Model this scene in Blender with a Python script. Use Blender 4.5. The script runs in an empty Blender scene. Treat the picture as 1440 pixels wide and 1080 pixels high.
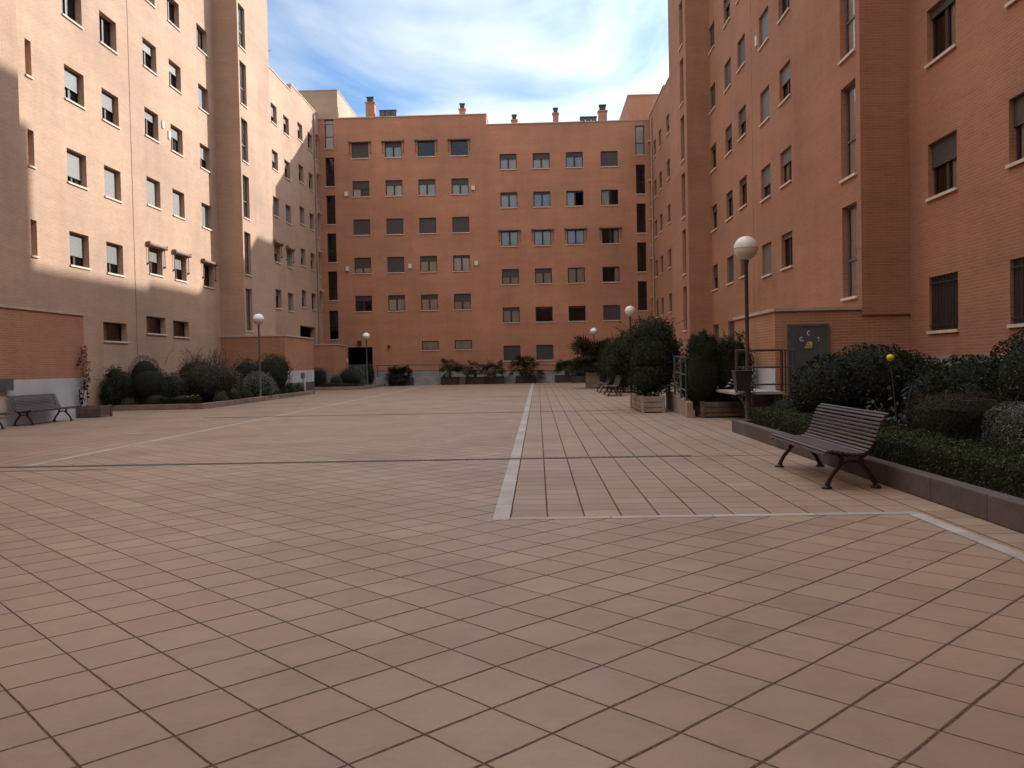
import bpy, math, random
import numpy as np
from mathutils import Vector, Matrix, noise

S = bpy.context.scene
COL = S.collection
R_ = math.radians

# ------------------------------------------------------------------ camera
CAM_H = 1.355
cam_d = bpy.data.cameras.new("camera")
cam = bpy.data.objects.new("camera", cam_d)
COL.objects.link(cam)
cam_d.sensor_width = 36.0
cam_d.lens = 36.0 * 1199.4 / 1440.0
cam_d.clip_start = 0.05
cam_d.clip_end = 2000
pit, rol, yaw = .02343, -.02028, -.03062
def _rm():
    cy, sy = math.cos(yaw), math.sin(yaw); cp, sp = math.cos(pit), math.sin(pit); cr, sr = math.cos(rol), math.sin(rol)
    Rz = np.array([[cy, -sy, 0], [sy, cy, 0], [0, 0, 1]]); B = np.array([[1, 0, 0], [0, 0, -1], [0, 1, 0]])
    Rx = np.array([[1, 0, 0], [0, cp, -sp], [0, sp, cp]]); Rr = np.array([[cr, -sr, 0], [sr, cr, 0], [0, 0, 1]])
    return Rr @ Rx @ B @ Rz
_R = _rm()
cm = Matrix.Identity(4)
for i in range(3):
    cm[i][0] = _R[0][i]; cm[i][1] = -_R[1][i]; cm[i][2] = -_R[2][i]
cm[0][3], cm[1][3], cm[2][3] = 0, 0, CAM_H
cam.matrix_world = cm
S.camera = cam

# ------------------------------------------------------------------ light, sky, exposure
SUN = Vector((1.0, .86, .582)).normalized()
sun_el = math.asin(SUN.z); sun_az = math.atan2(SUN.x, SUN.y)
EXPOSURE = 1.12
w = bpy.data.worlds.new("World"); S.world = w; w.use_nodes = True
nt = w.node_tree
for n in list(nt.nodes): nt.nodes.remove(n)
def N(t, typ, **kw):
    n = t.nodes.new(typ)
    for k, v in kw.items():
        if k.startswith('i_'):
            n.inputs[k[2:].replace('_', ' ')].default_value = v
        else: setattr(n, k, v)
    return n
def math_n(t, op, a=None, b=None, c=None, clamp=False):
    n = t.nodes.new('ShaderNodeMath'); n.operation = op; n.use_clamp = clamp
    for i, v in enumerate((a, b, c)):
        if v is None: continue
        if isinstance(v, (int, float)): n.inputs[i].default_value = v
        else: t.links.new(v, n.inputs[i])
    return n.outputs[0]
def mixc(t, fac, a, b, mode='MIX'):
    n = t.nodes.new('ShaderNodeMix'); n.data_type = 'RGBA'; n.blend_type = mode; n.clamp_factor = True
    for s, v in ((n.inputs[0], fac), (n.inputs[6], a), (n.inputs[7], b)):
        if isinstance(v, (int, float)): s.default_value = v
        elif isinstance(v, tuple): s.default_value = v if len(v) == 4 else v + (1,)
        else: t.links.new(v, s)
    return n.outputs[2]
def ramp(t, fac, stops):
    n = t.nodes.new('ShaderNodeValToRGB'); e = n.color_ramp.elements
    while len(e) < len(stops): e.new(.5)
    for k, (p, c) in enumerate(stops):
        e[k].position = p; e[k].color = c if len(c) == 4 else tuple(c) + (1,)
    t.links.new(fac, n.inputs[0]); return n.outputs[0]
sky = N(nt, 'ShaderNodeTexSky', sky_type='NISHITA', sun_disc=False, sun_elevation=sun_el, sun_rotation=sun_az,
        altitude=650, air_density=1.0, dust_density=.6, ozone_density=1.0)
tc = N(nt, 'ShaderNodeTexCoord')
sep = N(nt, 'ShaderNodeSeparateXYZ'); nt.links.new(tc.outputs['Generated'], sep.inputs[0])
zc = math_n(nt, 'MAXIMUM', sep.outputs[2], .06)
cx = math_n(nt, 'DIVIDE', sep.outputs[0], zc); cy_ = math_n(nt, 'DIVIDE', sep.outputs[1], zc)
cmb = N(nt, 'ShaderNodeCombineXYZ'); nt.links.new(cx, cmb.inputs[0]); nt.links.new(cy_, cmb.inputs[1])
n1 = N(nt, 'ShaderNodeTexNoise', noise_dimensions='3D'); n1.inputs['Scale'].default_value = .95; n1.inputs['Detail'].default_value = 7
n1.inputs['Roughness'].default_value = .49; n1.inputs['Distortion'].default_value = .5
mp = N(nt, 'ShaderNodeMapping'); mp.inputs['Location'].default_value = (8.34, 14.41, 0); mp.inputs['Rotation'].default_value = (0, 0, .18); mp.inputs['Scale'].default_value = (1.0, .62, 1)
nt.links.new(cmb.outputs[0], mp.inputs[0]); nt.links.new(mp.outputs[0], n1.inputs['Vector'])
cl = ramp(nt, n1.outputs[0], [(.375, (0, 0, 0)), (.55, (1, 1, 1))])
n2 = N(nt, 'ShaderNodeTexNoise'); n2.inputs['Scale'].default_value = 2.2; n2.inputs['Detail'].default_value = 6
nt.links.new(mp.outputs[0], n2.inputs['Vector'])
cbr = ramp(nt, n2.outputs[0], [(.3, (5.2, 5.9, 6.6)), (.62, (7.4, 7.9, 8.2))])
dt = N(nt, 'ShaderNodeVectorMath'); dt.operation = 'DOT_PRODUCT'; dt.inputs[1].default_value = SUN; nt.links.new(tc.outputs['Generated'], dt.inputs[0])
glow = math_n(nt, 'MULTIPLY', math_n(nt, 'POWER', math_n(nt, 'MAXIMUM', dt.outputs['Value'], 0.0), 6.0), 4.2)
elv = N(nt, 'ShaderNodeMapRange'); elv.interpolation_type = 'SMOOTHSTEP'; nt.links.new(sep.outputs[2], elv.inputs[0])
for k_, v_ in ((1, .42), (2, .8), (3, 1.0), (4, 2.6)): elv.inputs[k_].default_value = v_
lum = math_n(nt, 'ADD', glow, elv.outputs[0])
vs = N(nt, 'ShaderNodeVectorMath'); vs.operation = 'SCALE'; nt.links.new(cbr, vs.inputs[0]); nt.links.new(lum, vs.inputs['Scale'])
skb = N(nt, 'ShaderNodeVectorMath'); skb.operation = 'MULTIPLY'; skb.inputs[1].default_value = (1.0, 1.24, 1.48); nt.links.new(sky.outputs[0], skb.inputs[0])
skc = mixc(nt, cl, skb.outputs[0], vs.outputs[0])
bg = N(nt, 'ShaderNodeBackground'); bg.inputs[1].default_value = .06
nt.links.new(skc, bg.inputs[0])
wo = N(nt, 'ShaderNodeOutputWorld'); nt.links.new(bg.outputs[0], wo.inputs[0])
sl = bpy.data.lights.new("sun", 'SUN'); sl.energy = 3.4; sl.angle = R_(.7); sl.color = (1.0, .985, .95)
so = bpy.data.objects.new("sun", sl); COL.objects.link(so)
so.rotation_euler = (-SUN).to_track_quat('-Z', 'Y').to_euler(); so.location = (60, 60, 60)
S.view_settings.view_transform = 'Standard'; S.view_settings.look = 'None'
S.view_settings.exposure = EXPOSURE; S.view_settings.gamma = 1.0
S.render.engine = 'CYCLES'
S.cycles.max_bounces = 8; S.cycles.diffuse_bounces = 5; S.cycles.transparent_max_bounces = 12
S.cycles.sample_clamp_indirect = 6
S.render.resolution_x = 1024; S.render.resolution_y = 768

# ------------------------------------------------------------------ materials
def new_mat(name):
    m = bpy.data.materials.new(name); m.use_nodes = True
    t = m.node_tree; b = t.nodes['Principled BSDF']
    return m, t, b
def uvn(t):
    return N(t, 'ShaderNodeUVMap').outputs[0]
def objc(t):
    return N(t, 'ShaderNodeTexCoord').outputs['Object']
def noise_n(t, vec, scale, detail=4, rough=.55):
    n = N(t, 'ShaderNodeTexNoise'); n.inputs['Scale'].default_value = scale; n.inputs['Detail'].default_value = detail; n.inputs['Roughness'].default_value = rough
    if vec is not None: t.links.new(vec, n.inputs['Vector'])
    return n.outputs[0]
def bump(t, b, h, strength=.3, dist=.01):
    n = N(t, 'ShaderNodeBump'); n.inputs['Strength'].default_value = strength; n.inputs['Distance'].default_value = dist
    t.links.new(h, n.inputs['Height']); t.links.new(n.outputs[0], b.inputs['Normal'])
def mat_simple(name, col, rough=.6, metal=0, nscale=3.0, var=.25, spec=.4, bmp=0, bscale=40):
    m, t, b = new_mat(name)
    v = objc(t); n = noise_n(t, v, nscale, 5)
    lo = tuple(c * (1 - var) for c in col); hi = tuple(min(1, c * (1 + var)) for c in col)
    t.links.new(ramp(t, n, [(.3, lo), (.7, hi)]), b.inputs['Base Color'])
    b.inputs['Roughness'].default_value = rough; b.inputs['Metallic'].default_value = metal
    b.inputs['Specular IOR Level'].default_value = spec
    if bmp: bump(t, b, noise_n(t, v, bscale, 4), bmp, .01)
    return m
def mat_brick(name, c1, c2, mortar, seed=0.0, mort=.011):
    m, t, b = new_mat(name); uv = uvn(t)
    br = N(t, 'ShaderNodeTexBrick'); br.offset = .5
    br.inputs['Scale'].default_value = 1.0; br.inputs['Brick Width'].default_value = .25; br.inputs['Row Height'].default_value = .063
    br.inputs['Mortar Size'].default_value = mort; br.inputs['Mortar Smooth'].default_value = .3; br.inputs['Bias'].default_value = 0
    br.inputs['Color1'].default_value = c1 + (1,); br.inputs['Color2'].default_value = c2 + (1,); br.inputs['Mortar'].default_value = mortar + (1,)
    t.links.new(uv, br.inputs['Vector'])
    mpn = N(t, 'ShaderNodeMapping'); mpn.inputs['Location'].default_value = (seed, seed * 1.7, 0); t.links.new(uv, mpn.inputs[0])
    big = noise_n(t, mpn.outputs[0], .22, 6, .6)
    mp2 = N(t, 'ShaderNodeMapping'); mp2.inputs['Scale'].default_value = (1.1, .12, 1); t.links.new(mpn.outputs[0], mp2.inputs[0])
    st = noise_n(t, mp2.outputs[0], 1.3, 6, .65)
    c = mixc(t, 1.0, br.outputs[0], ramp(t, big, [(.3, (.80, .81, .82)), (.7, (1.12, 1.10, 1.08))]), 'MULTIPLY')
    c = mixc(t, 1.0, c, ramp(t, st, [(.28, (.91, .905, .90)), (.5, (1, 1, 1)), (.75, (1.05, 1.06, 1.06))]), 'MULTIPLY')
    mpb = N(t, 'ShaderNodeMapping'); mpb.inputs['Scale'].default_value = (.35, 2.4, 1); t.links.new(mpn.outputs[0], mpb.inputs[0])
    bd = noise_n(t, mpb.outputs[0], .8, 4, .6)
    c = mixc(t, 1.0, c, ramp(t, bd, [(.3, (.93, .93, .93)), (.7, (1.06, 1.06, 1.06))]), 'MULTIPLY')
    t.links.new(c, b.inputs['Base Color']); b.inputs['Roughness'].default_value = .85; b.inputs['Specular IOR Level'].default_value = .2
    inv = math_n(t, 'SUBTRACT', 1.0, br.outputs['Fac'])
    h = math_n(t, 'ADD', inv, math_n(t, 'MULTIPLY', noise_n(t, uv, 30, 3), .4))
    bump(t, b, h, .35, .008)
    return m
BRL = mat_brick("brick_sunlit_tone", (.43, .275, .186), (.39, .238, .156), (.455, .322, .24), 1.3)  # same brick made paler: washed-out sunlit look put into the colour
BRB = mat_brick("brick_orange", (.46, .198, .112), (.415, .170, .095), (.45, .245, .16), 5.1)
BRR = mat_brick("brick_shaded_tone", (.345, .160, .092), (.308, .136, .077), (.345, .178, .112), 9.7)  # same brick made darker and redder: shaded look put into the colour
BRA = mat_brick("brick_annex", (.385, .177, .098), (.335, .146, .079), (.40, .225, .145), 3.3)
COPING = mat_simple("coping_stone", (.43, .325, .255), .8, nscale=1.5, var=.18, bmp=.15)
SILL = mat_simple("sill_stone", (.56, .45, .36), .75, nscale=4, var=.15)
PLINTH = mat_simple("plinth_render", (.46, .45, .46), .85, nscale=1.1, var=.2, bmp=.15)
PLINTHG = mat_simple("plinth_grey", (.26, .25, .235), .85, nscale=1.1, var=.2, bmp=.15)
CONC = mat_simple("concrete", (.30, .275, .255), .85, nscale=1.6, var=.25, bmp=.2)
CONCT = mat_simple("concrete_tan", (.27, .20, .155), .85, nscale=1.8, var=.25, bmp=.2)
FRAME = mat_simple("frame_brown", (.035, .026, .024), .45, nscale=6, var=.2)
FRAMEW = mat_simple("frame_grey", (.10, .095, .095), .45, nscale=6, var=.2)
METALB = mat_simple("rail_brown", (.060, .036, .032), .5, nscale=5, var=.3)
METALG = mat_simple("metal_grey", (.10, .11, .115), .5, .3, nscale=5, var=.25)
DOORG = mat_simple("door_grey", (.075, .082, .088), .45, nscale=3, var=.15)
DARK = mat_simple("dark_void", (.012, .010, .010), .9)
WOOD = mat_simple("planter_wood", (.13, .088, .066), .75, nscale=7, var=.35, bmp=.3)
POT = mat_simple("pot_clay", (.062, .042, .036), .8, nscale=5, var=.3)
STONEP = mat_simple("planter_stone", (.30, .245, .19), .8, nscale=3, var=.3, bmp=.2)
SOIL = mat_simple("soil", (.045, .032, .024), .95, nscale=4, var=.5, bmp=.6, bscale=18)
ROOFM = mat_simple("roof_gravel", (.32, .29, .26), .9, nscale=2, var=.3)
STEELV = mat_simple("vent_steel", (.075, .085, .085), .5, .2, nscale=4, var=.3)
WHITEP = mat_simple("white_plastic", (.62, .58, .54), .5, nscale=4, var=.08)
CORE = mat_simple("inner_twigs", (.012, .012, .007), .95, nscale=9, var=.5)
BARK = mat_simple("bark", (.075, .055, .04), .9, nscale=12, var=.4, bmp=.5)
IRON = mat_simple("cast_iron", (.028, .018, .016), .45, .2, nscale=8, var=.3)
YEL = mat_simple("yellow_petal", (.80, .62, .02), .6, nscale=8, var=.1)
WHT = mat_simple("white_petal", (.75, .74, .70), .6, nscale=8, var=.08)
AWN = mat_simple("awning_cloth", (.20, .125, .095), .8, nscale=5, var=.25)
PIPE = mat_simple("pipe_metal", (.33, .215, .165), .5, .1, nscale=3, var=.2)
LINE = mat_simple("sealant", (.26, .17, .125), .9, nscale=3, var=.3)

def mat_slats(name, col, period=.045):
    m, t, b = new_mat(name); v = objc(t)
    s = N(t, 'ShaderNodeSeparateXYZ'); t.links.new(v, s.inputs[0])
    f = math_n(t, 'FRACT', math_n(t, 'DIVIDE', s.outputs[2], period))
    g = math_n(t, 'LESS_THAN', f, .16)
    n = noise_n(t, v, 5, 4)
    c = ramp(t, n, [(.3, tuple(x * .88 for x in col)), (.7, tuple(x * 1.12 for x in col))])
    c = mixc(t, g, c, tuple(x * .6 for x in col))
    t.links.new(c, b.inputs['Base Color']); b.inputs['Roughness'].default_value = .55
    bump(t, b, math_n(t, 'PINGPONG', f, .5), .5, .01)
    return m
SHUT = mat_slats("shutter_grey", (.125, .117, .108))
SHUTD = mat_slats("shutter_dark", (.052, .040, .040))
SHUTP = mat_slats("shutter_pale", (.165, .152, .135))
def mat_cloth(name, col):
    m, t, b = new_mat(name); v = objc(t)
    s = N(t, 'ShaderNodeSeparateXYZ'); t.links.new(v, s.inputs[0])
    w_ = N(t, 'ShaderNodeTexWave'); w_.bands_direction = 'X'; w_.inputs['Scale'].default_value = 6; w_.inputs['Distortion'].default_value = 1.5
    t.links.new(v, w_.inputs['Vector'])
    t.links.new(mixc(t, w_.outputs[1], tuple(x * .82 for x in col), col), b.inputs['Base Color'])
    b.inputs['Roughness'].default_value = .9
    bump(t, b, w_.outputs[1], .6, .03)
    return m
CUR = [mat_cloth("curtain_white", (.84, .85, .85)), mat_cloth("curtain_beige", (.74, .65, .53)), mat_cloth("curtain_peach", (.70, .50, .37)), mat_cloth("sky_reflection_cloth", (.62, .76, .84))]  # blue tone paints the sky reflected in the upper back panes
def mat_glass():
    m = bpy.data.materials.new("window_glass"); m.use_nodes = True; t = m.node_tree
    for n in list(t.nodes): t.nodes.remove(n)
    tr = N(t, 'ShaderNodeBsdfTransparent'); tr.inputs[0].default_value = (.93, .95, .94, 1)
    gl = N(t, 'ShaderNodeBsdfGlossy'); gl.inputs['Roughness'].default_value = .01; gl.inputs[0].default_value = (.95, .97, 1, 1)
    lw = N(t, 'ShaderNodeFresnel'); lw.inputs[0].default_value = 1.65
    nb = noise_n(t, objc(t), 1.6, 1)
    bp = N(t, 'ShaderNodeBump'); bp.inputs['Strength'].default_value = .06; bp.inputs['Distance'].default_value = .05
    t.links.new(nb, bp.inputs['Height']); t.links.new(bp.outputs[0], gl.inputs['Normal'])
    mx = N(t, 'ShaderNodeMixShader'); t.links.new(lw.outputs[0], mx.inputs[0]); t.links.new(tr.outputs[0], mx.inputs[1]); t.links.new(gl.outputs[0], mx.inputs[2])
    o = N(t, 'ShaderNodeOutputMaterial'); t.links.new(mx.outputs[0], o.inputs[0])
    return m
GLASS = mat_glass()
def mat_globe():
    m, t, b = new_mat("globe_opal")
    n = noise_n(t, objc(t), 3, 3)
    t.links.new(ramp(t, n, [(.3, (.62, .56, .50)), (.7, (.72, .66, .60))]), b.inputs['Base Color'])
    b.inputs['Roughness'].default_value = .28; b.inputs['Subsurface Weight'].default_value = .25; b.inputs['Subsurface Radius'].default_value = (.2, .2, .2)
    return m
GLOBE = mat_globe()
GLOBET = mat_simple("globe_top", (.86, .86, .88), .3, nscale=3, var=.05)
def mat_leaf(name, col, var=.5, spec=.35, rough=.5, tint=None):
    m = bpy.data.materials.new(name); m.use_nodes = True; t = m.node_tree; b = t.nodes['Principled BSDF']
    g = N(t, 'ShaderNodeNewGeometry')
    lo = tuple(c * (1 - var) for c in col); hi = tuple(min(1, c * (1 + var)) for c in col)
    stops = [(0, lo), (.6, col), (.92, hi)]
    if tint: stops.append((1.0, tint))
    c = ramp(t, g.outputs['Random Per Island'], stops)
    big = noise_n(t, objc(t), 2.4, 3)
    c = mixc(t, 1.0, c, ramp(t, big, [(.3, (.7, .7, .7)), (.7, (1.25, 1.25, 1.2))]), 'MULTIPLY')
    t.links.new(c, b.inputs['Base Color']); b.inputs['Roughness'].default_value = rough; b.inputs['Specular IOR Level'].default_value = spec
    tl = N(t, 'ShaderNodeBsdfTranslucent'); t.links.new(c, tl.inputs[0])
    mx = N(t, 'ShaderNodeMixShader'); mx.inputs[0].default_value = .15
    o = t.nodes['Material Output']
    t.links.new(b.outputs[0], mx.inputs[1]); t.links.new(tl.outputs[0], mx.inputs[2]); t.links.new(mx.outputs[0], o.inputs[0])
    return m
LF = dict(
    dark=mat_leaf("leaf_dark", (.018, .023, .009), .5, .08, .6), mid=mat_leaf("leaf_mid", (.032, .043, .014), .5, .1, .6),
    gloss=mat_leaf("leaf_glossy", (.020, .026, .010), .5, .2, .45, (.10, .105, .055)),
    yel=mat_leaf("leaf_yellowgreen", (.095, .10, .028), .5, .25), grey=mat_leaf("leaf_silver", (.23, .24, .20), .35, .25),
    brown=mat_leaf("leaf_bronze", (.040, .031, .015), .5, .1, .6), bronze=mat_leaf('leaf_bronze_light', (.066, .050, .026), .5, .22), red=mat_leaf("leaf_red", (.15, .055, .035), .4, .25),
    blue=mat_leaf("leaf_rose", (.026, .042, .024), .5, .2, .5, (.085, .11, .075)), hedge=mat_leaf("leaf_hedge", (.026, .036, .009), .5, .1, .6),
    greyd=mat_leaf("leaf_greygreen", (.075, .076, .058), .4, .25), pink=mat_leaf("leaf_pinktip", (.24, .14, .10), .4, .25), grass=mat_leaf("grass_blade", (.045, .07, .016), .5, .2))

def mat_tiles(name, rot, ax, ay, s, jw, jcol_mix=1.0):
    m, t, b = new_mat(name)
    g = N(t, 'ShaderNodeNewGeometry')
    mp = N(t, 'ShaderNodeMapping'); mp.vector_type = 'TEXTURE'
    mp.inputs['Location'].default_value = (ax, ay, 0); mp.inputs['Rotation'].default_value = (0, 0, rot); mp.inputs['Scale'].default_value = (s, s, s)
    t.links.new(g.outputs['Position'], mp.inputs[0])
    wob = N(t, 'ShaderNodeTexNoise'); wob.inputs['Scale'].default_value = 1.3; wob.inputs['Detail'].default_value = 2; t.links.new(mp.outputs[0], wob.inputs['Vector'])
    s0 = N(t, 'ShaderNodeSeparateXYZ'); t.links.new(mp.outputs[0], s0.inputs[0])
    off = math_n(t, 'MULTIPLY', math_n(t, 'SUBTRACT', wob.outputs[0], .5), .035)
    u = math_n(t, 'ADD', s0.outputs[0], off); v = math_n(t, 'SUBTRACT', s0.outputs[1], off)
    fu = math_n(t, 'FLOOR', u); fv = math_n(t, 'FLOOR', v)
    cid = N(t, 'ShaderNodeCombineXYZ'); t.links.new(fu, cid.inputs[0]); t.links.new(fv, cid.inputs[1])
    wn = N(t, 'ShaderNodeTexWhiteNoise', noise_dimensions='2D'); t.links.new(cid.outputs[0], wn.inputs['Vector'])
    sepc = N(t, 'ShaderNodeSeparateColor'); t.links.new(wn.outputs['Color'], sepc.inputs[0])
    def edge(x):
        f = math_n(t, 'FRACT', x); return math_n(t, 'MINIMUM', f, math_n(t, 'SUBTRACT', 1.0, f))
    eu, ev = edge(u), edge(v)
    ragn = noise_n(t, mp.outputs[0], 9, 4, .7)
    ragb = noise_n(t, mp.outputs[0], .6, 3, .6)
    wmod = math_n(t, 'MULTIPLY', math_n(t, 'ADD', math_n(t, 'MULTIPLY', ragn, .9), .45), math_n(t, 'ADD', math_n(t, 'MULTIPLY', ragb, 1.1), .4))
    def mask(e, wd):
        wv = math_n(t, 'MULTIPLY', wmod, wd)
        n = N(t, 'ShaderNodeMapRange'); n.interpolation_type = 'SMOOTHSTEP'
        t.links.new(e, n.inputs[0]); t.links.new(math_n(t, 'MULTIPLY', wv, .55), n.inputs[1]); t.links.new(math_n(t, 'MULTIPLY', wv, 1.5), n.inputs[2])
        n.inputs[3].default_value = 1; n.inputs[4].default_value = 0
        return n.outputs[0]
    mu, mv = mask(eu, jw[0]), mask(ev, jw[1])
    joint = math_n(t, 'MAXIMUM', mu, mv)
    base = ramp(t, wn.outputs['Value'], [(0, (0.293, 0.191, 0.129)), (.35, (0.319, 0.214, 0.148)), (.62, (0.314, 0.204, 0.140)), (.85, (0.324, 0.220, 0.152)), (.965, (0.334, 0.234, 0.157)), (1, (0.358, 0.258, 0.164))])
    # soft cloudy firing marks inside each tile, offset per tile
    offv = N(t, 'ShaderNodeVectorMath'); offv.operation = 'MULTIPLY_ADD'; offv.inputs[1].default_value = (7.3, 7.3, 7.3)
    t.links.new(wn.outputs['Color'], offv.inputs[0]); t.links.new(mp.outputs[0], offv.inputs[2])
    fire = noise_n(t, offv.outputs[0], 1.4, 3, .5)
    c = mixc(t, 1.0, base, ramp(t, fire, [(.3, (.92, .93, .93)), (.52, (1, 1, 1)), (.7, (1.05, 1.01, .985))]), 'MULTIPLY')
    dirt = noise_n(t, g.outputs['Position'], .55, 7, .62)
    c = mixc(t, 1.0, c, ramp(t, dirt, [(.28, (.78, .77, .77)), (.52, (1, 1, 1)), (.75, (1.08, 1.08, 1.07))]), 'MULTIPLY')
    fine = noise_n(t, g.outputs['Position'], 26, 5, .7)
    c = mixc(t, 1.0, c, ramp(t, fine, [(.3, (.94, .94, .94)), (.7, (1.05, 1.05, 1.05))]), 'MULTIPLY')
    gum = N(t, 'ShaderNodeTexVoronoi'); gum.inputs['Scale'].default_value = 1.1; t.links.new(g.outputs['Position'], gum.inputs['Vector'])
    c = mixc(t, math_n(t, 'MULTIPLY', math_n(t, 'LESS_THAN', gum.outputs['Distance'], .028), .45), c, (.12, .095, .085))
    edgeband = math_n(t, 'LESS_THAN', math_n(t, 'MINIMUM', eu, ev), .085)
    wear = math_n(t, 'MULTIPLY', edgeband, ramp(t, ragn, [(.5, (0, 0, 0)), (.68, (.35, .35, .35))]))
    c = mixc(t, wear, c, (.24, .175, .135))
    spots = noise_n(t, g.outputs['Position'], 4.1, 3, .5)
    c = mixc(t, ramp(t, spots, [(.70, (0, 0, 0)), (.76, (.35, .35, .35))]), c, (.22, .15, .12))
    jc = ramp(t, ragn, [(.3, (.060, .037, .027)), (.52, (.105, .068, .050)), (.72, (.25, .18, .135))])
    c = mixc(t, joint, c, jc)
    t.links.new(c, b.inputs['Base Color'])
    t.links.new(ramp(t, dirt, [(.3, (.62, .62, .62)), (.7, (.5, .5, .5))]), b.inputs['Roughness'])
    t.links.new(math_n(t, 'MULTIPLY_ADD', joint, -.33, .33), b.inputs['Specular IOR Level'])
    hh = math_n(t, 'ADD', math_n(t, 'MULTIPLY', joint, -1.0), math_n(t, 'MULTIPLY', fine, .08))
    hh = math_n(t, 'ADD', hh, math_n(t, 'MULTIPLY', sepc.outputs[0], .25))
    bump(t, b, hh, .6, .006)
    return m
TILE_D = mat_tiles("terracotta_diagonal", math.pi / 4, -.207, 4.727, .33, (.017, .024))
TILE_A = mat_tiles("terracotta_straight", 0, .06, 7.5, .3265, (.027, .020))
def mat_strip():
    m, t, b = new_mat("border_stone"); g = N(t, 'ShaderNodeNewGeometry')
    c = ramp(t, g.outputs['Random Per Island'], [(0, (.36, .315, .275)), (.5, (.41, .36, .315)), (1, (.45, .40, .35))])
    n = noise_n(t, g.outputs['Position'], 1.6, 7, .65); f = noise_n(t, g.outputs['Position'], 22, 5, .7)
    c = mixc(t, 1.0, c, ramp(t, n, [(.3, (.78, .77, .76)), (.6, (1.05, 1.05, 1.05))]), 'MULTIPLY')
    c = mixc(t, 1.0, c, ramp(t, f, [(.3, (.9, .9, .9)), (.7, (1.07, 1.07, 1.07))]), 'MULTIPLY')
    t.links.new(c, b.inputs['Base Color']); b.inputs['Roughness'].default_value = .75; bump(t, b, f, .2, .004)
    return m
STRIP = mat_strip()
def mat_kerb(name, col, period=1.0):
    m, t, b = new_mat(name); g = N(t, 'ShaderNodeNewGeometry'); s_ = N(t, 'ShaderNodeSeparateXYZ'); t.links.new(g.outputs['Position'], s_.inputs[0])
    q = math_n(t, 'DIVIDE', s_.outputs[1], period); fl = math_n(t, 'FLOOR', q); fr = math_n(t, 'FRACT', q)
    wn = N(t, 'ShaderNodeTexWhiteNoise', noise_dimensions='1D'); t.links.new(fl, wn.inputs['W'])
    n = noise_n(t, g.outputs['Position'], 2.2, 7, .65); f = noise_n(t, g.outputs['Position'], 30, 5, .7)
    c = ramp(t, wn.outputs['Value'], [(0, tuple(x * .82 for x in col)), (1, tuple(x * 1.2 for x in col))])
    c = mixc(t, 1.0, c, ramp(t, n, [(.3, (.68, .67, .66)), (.6, (1.1, 1.08, 1.06))]), 'MULTIPLY')
    c = mixc(t, 1.0, c, ramp(t, f, [(.3, (.86, .86, .86)), (.7, (1.12, 1.12, 1.12))]), 'MULTIPLY')
    j = math_n(t, 'LESS_THAN', fr, .012 / period)
    c = mixc(t, j, c, (.02, .014, .012)); t.links.new(c, b.inputs['Base Color']); b.inputs['Roughness'].default_value = .85
    bump(t, b, math_n(t, 'SUBTRACT', f, j), .35, .006)
    return m
KERB = mat_kerb('kerb_stone', (.090, .066, .060))
KERBP = mat_kerb('kerb_pink', (.25, .172, .135))
GROUNDM = mat_simple("ground_earth", (.22, .17, .13), .95, nscale=.4, var=.25)
def mat_grate():
    m, t, b = new_mat("drain_grate"); g = N(t, 'ShaderNodeNewGeometry')
    s = N(t, 'ShaderNodeSeparateXYZ'); t.links.new(g.outputs['Position'], s.inputs[0])
    f = math_n(t, 'FRACT', math_n(t, 'DIVIDE', s.outputs[0], .085))
    k = math_n(t, 'LESS_THAN', f, .45)
    n = noise_n(t, g.outputs['Position'], 1.5, 4)
    t.links.new(mixc(t, math_n(t, 'MULTIPLY', k, ramp(t, n, [(.35, (.2, .2, .2)), (.6, (1, 1, 1))])), (.022, .014, .011), (.10, .066, .05)), b.inputs['Base Color'])
    b.inputs['Roughness'].default_value = .7
    return m
GRATE = mat_grate()
JOINT = mat_simple("joint_sealant", (.042, .027, .020), .8, nscale=2, var=.5)
def mat_benchwood():
    m, t, b = new_mat("bench_wood"); v = objc(t)
    mp = N(t, 'ShaderNodeMapping'); mp.inputs['Scale'].default_value = (14, 1.2, 14); t.links.new(v, mp.inputs[0])
    n = noise_n(t, mp.outputs[0], 2.2, 6, .65)
    t.links.new(ramp(t, n, [(.3, (.042, .026, .025)), (.7, (.088, .058, .054))]), b.inputs['Base Color'])
    b.inputs['Roughness'].default_value = .42; b.inputs['Specular IOR Level'].default_value = .5
    bump(t, b, n, .25, .004)
    return m
BWOOD = mat_benchwood()

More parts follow.
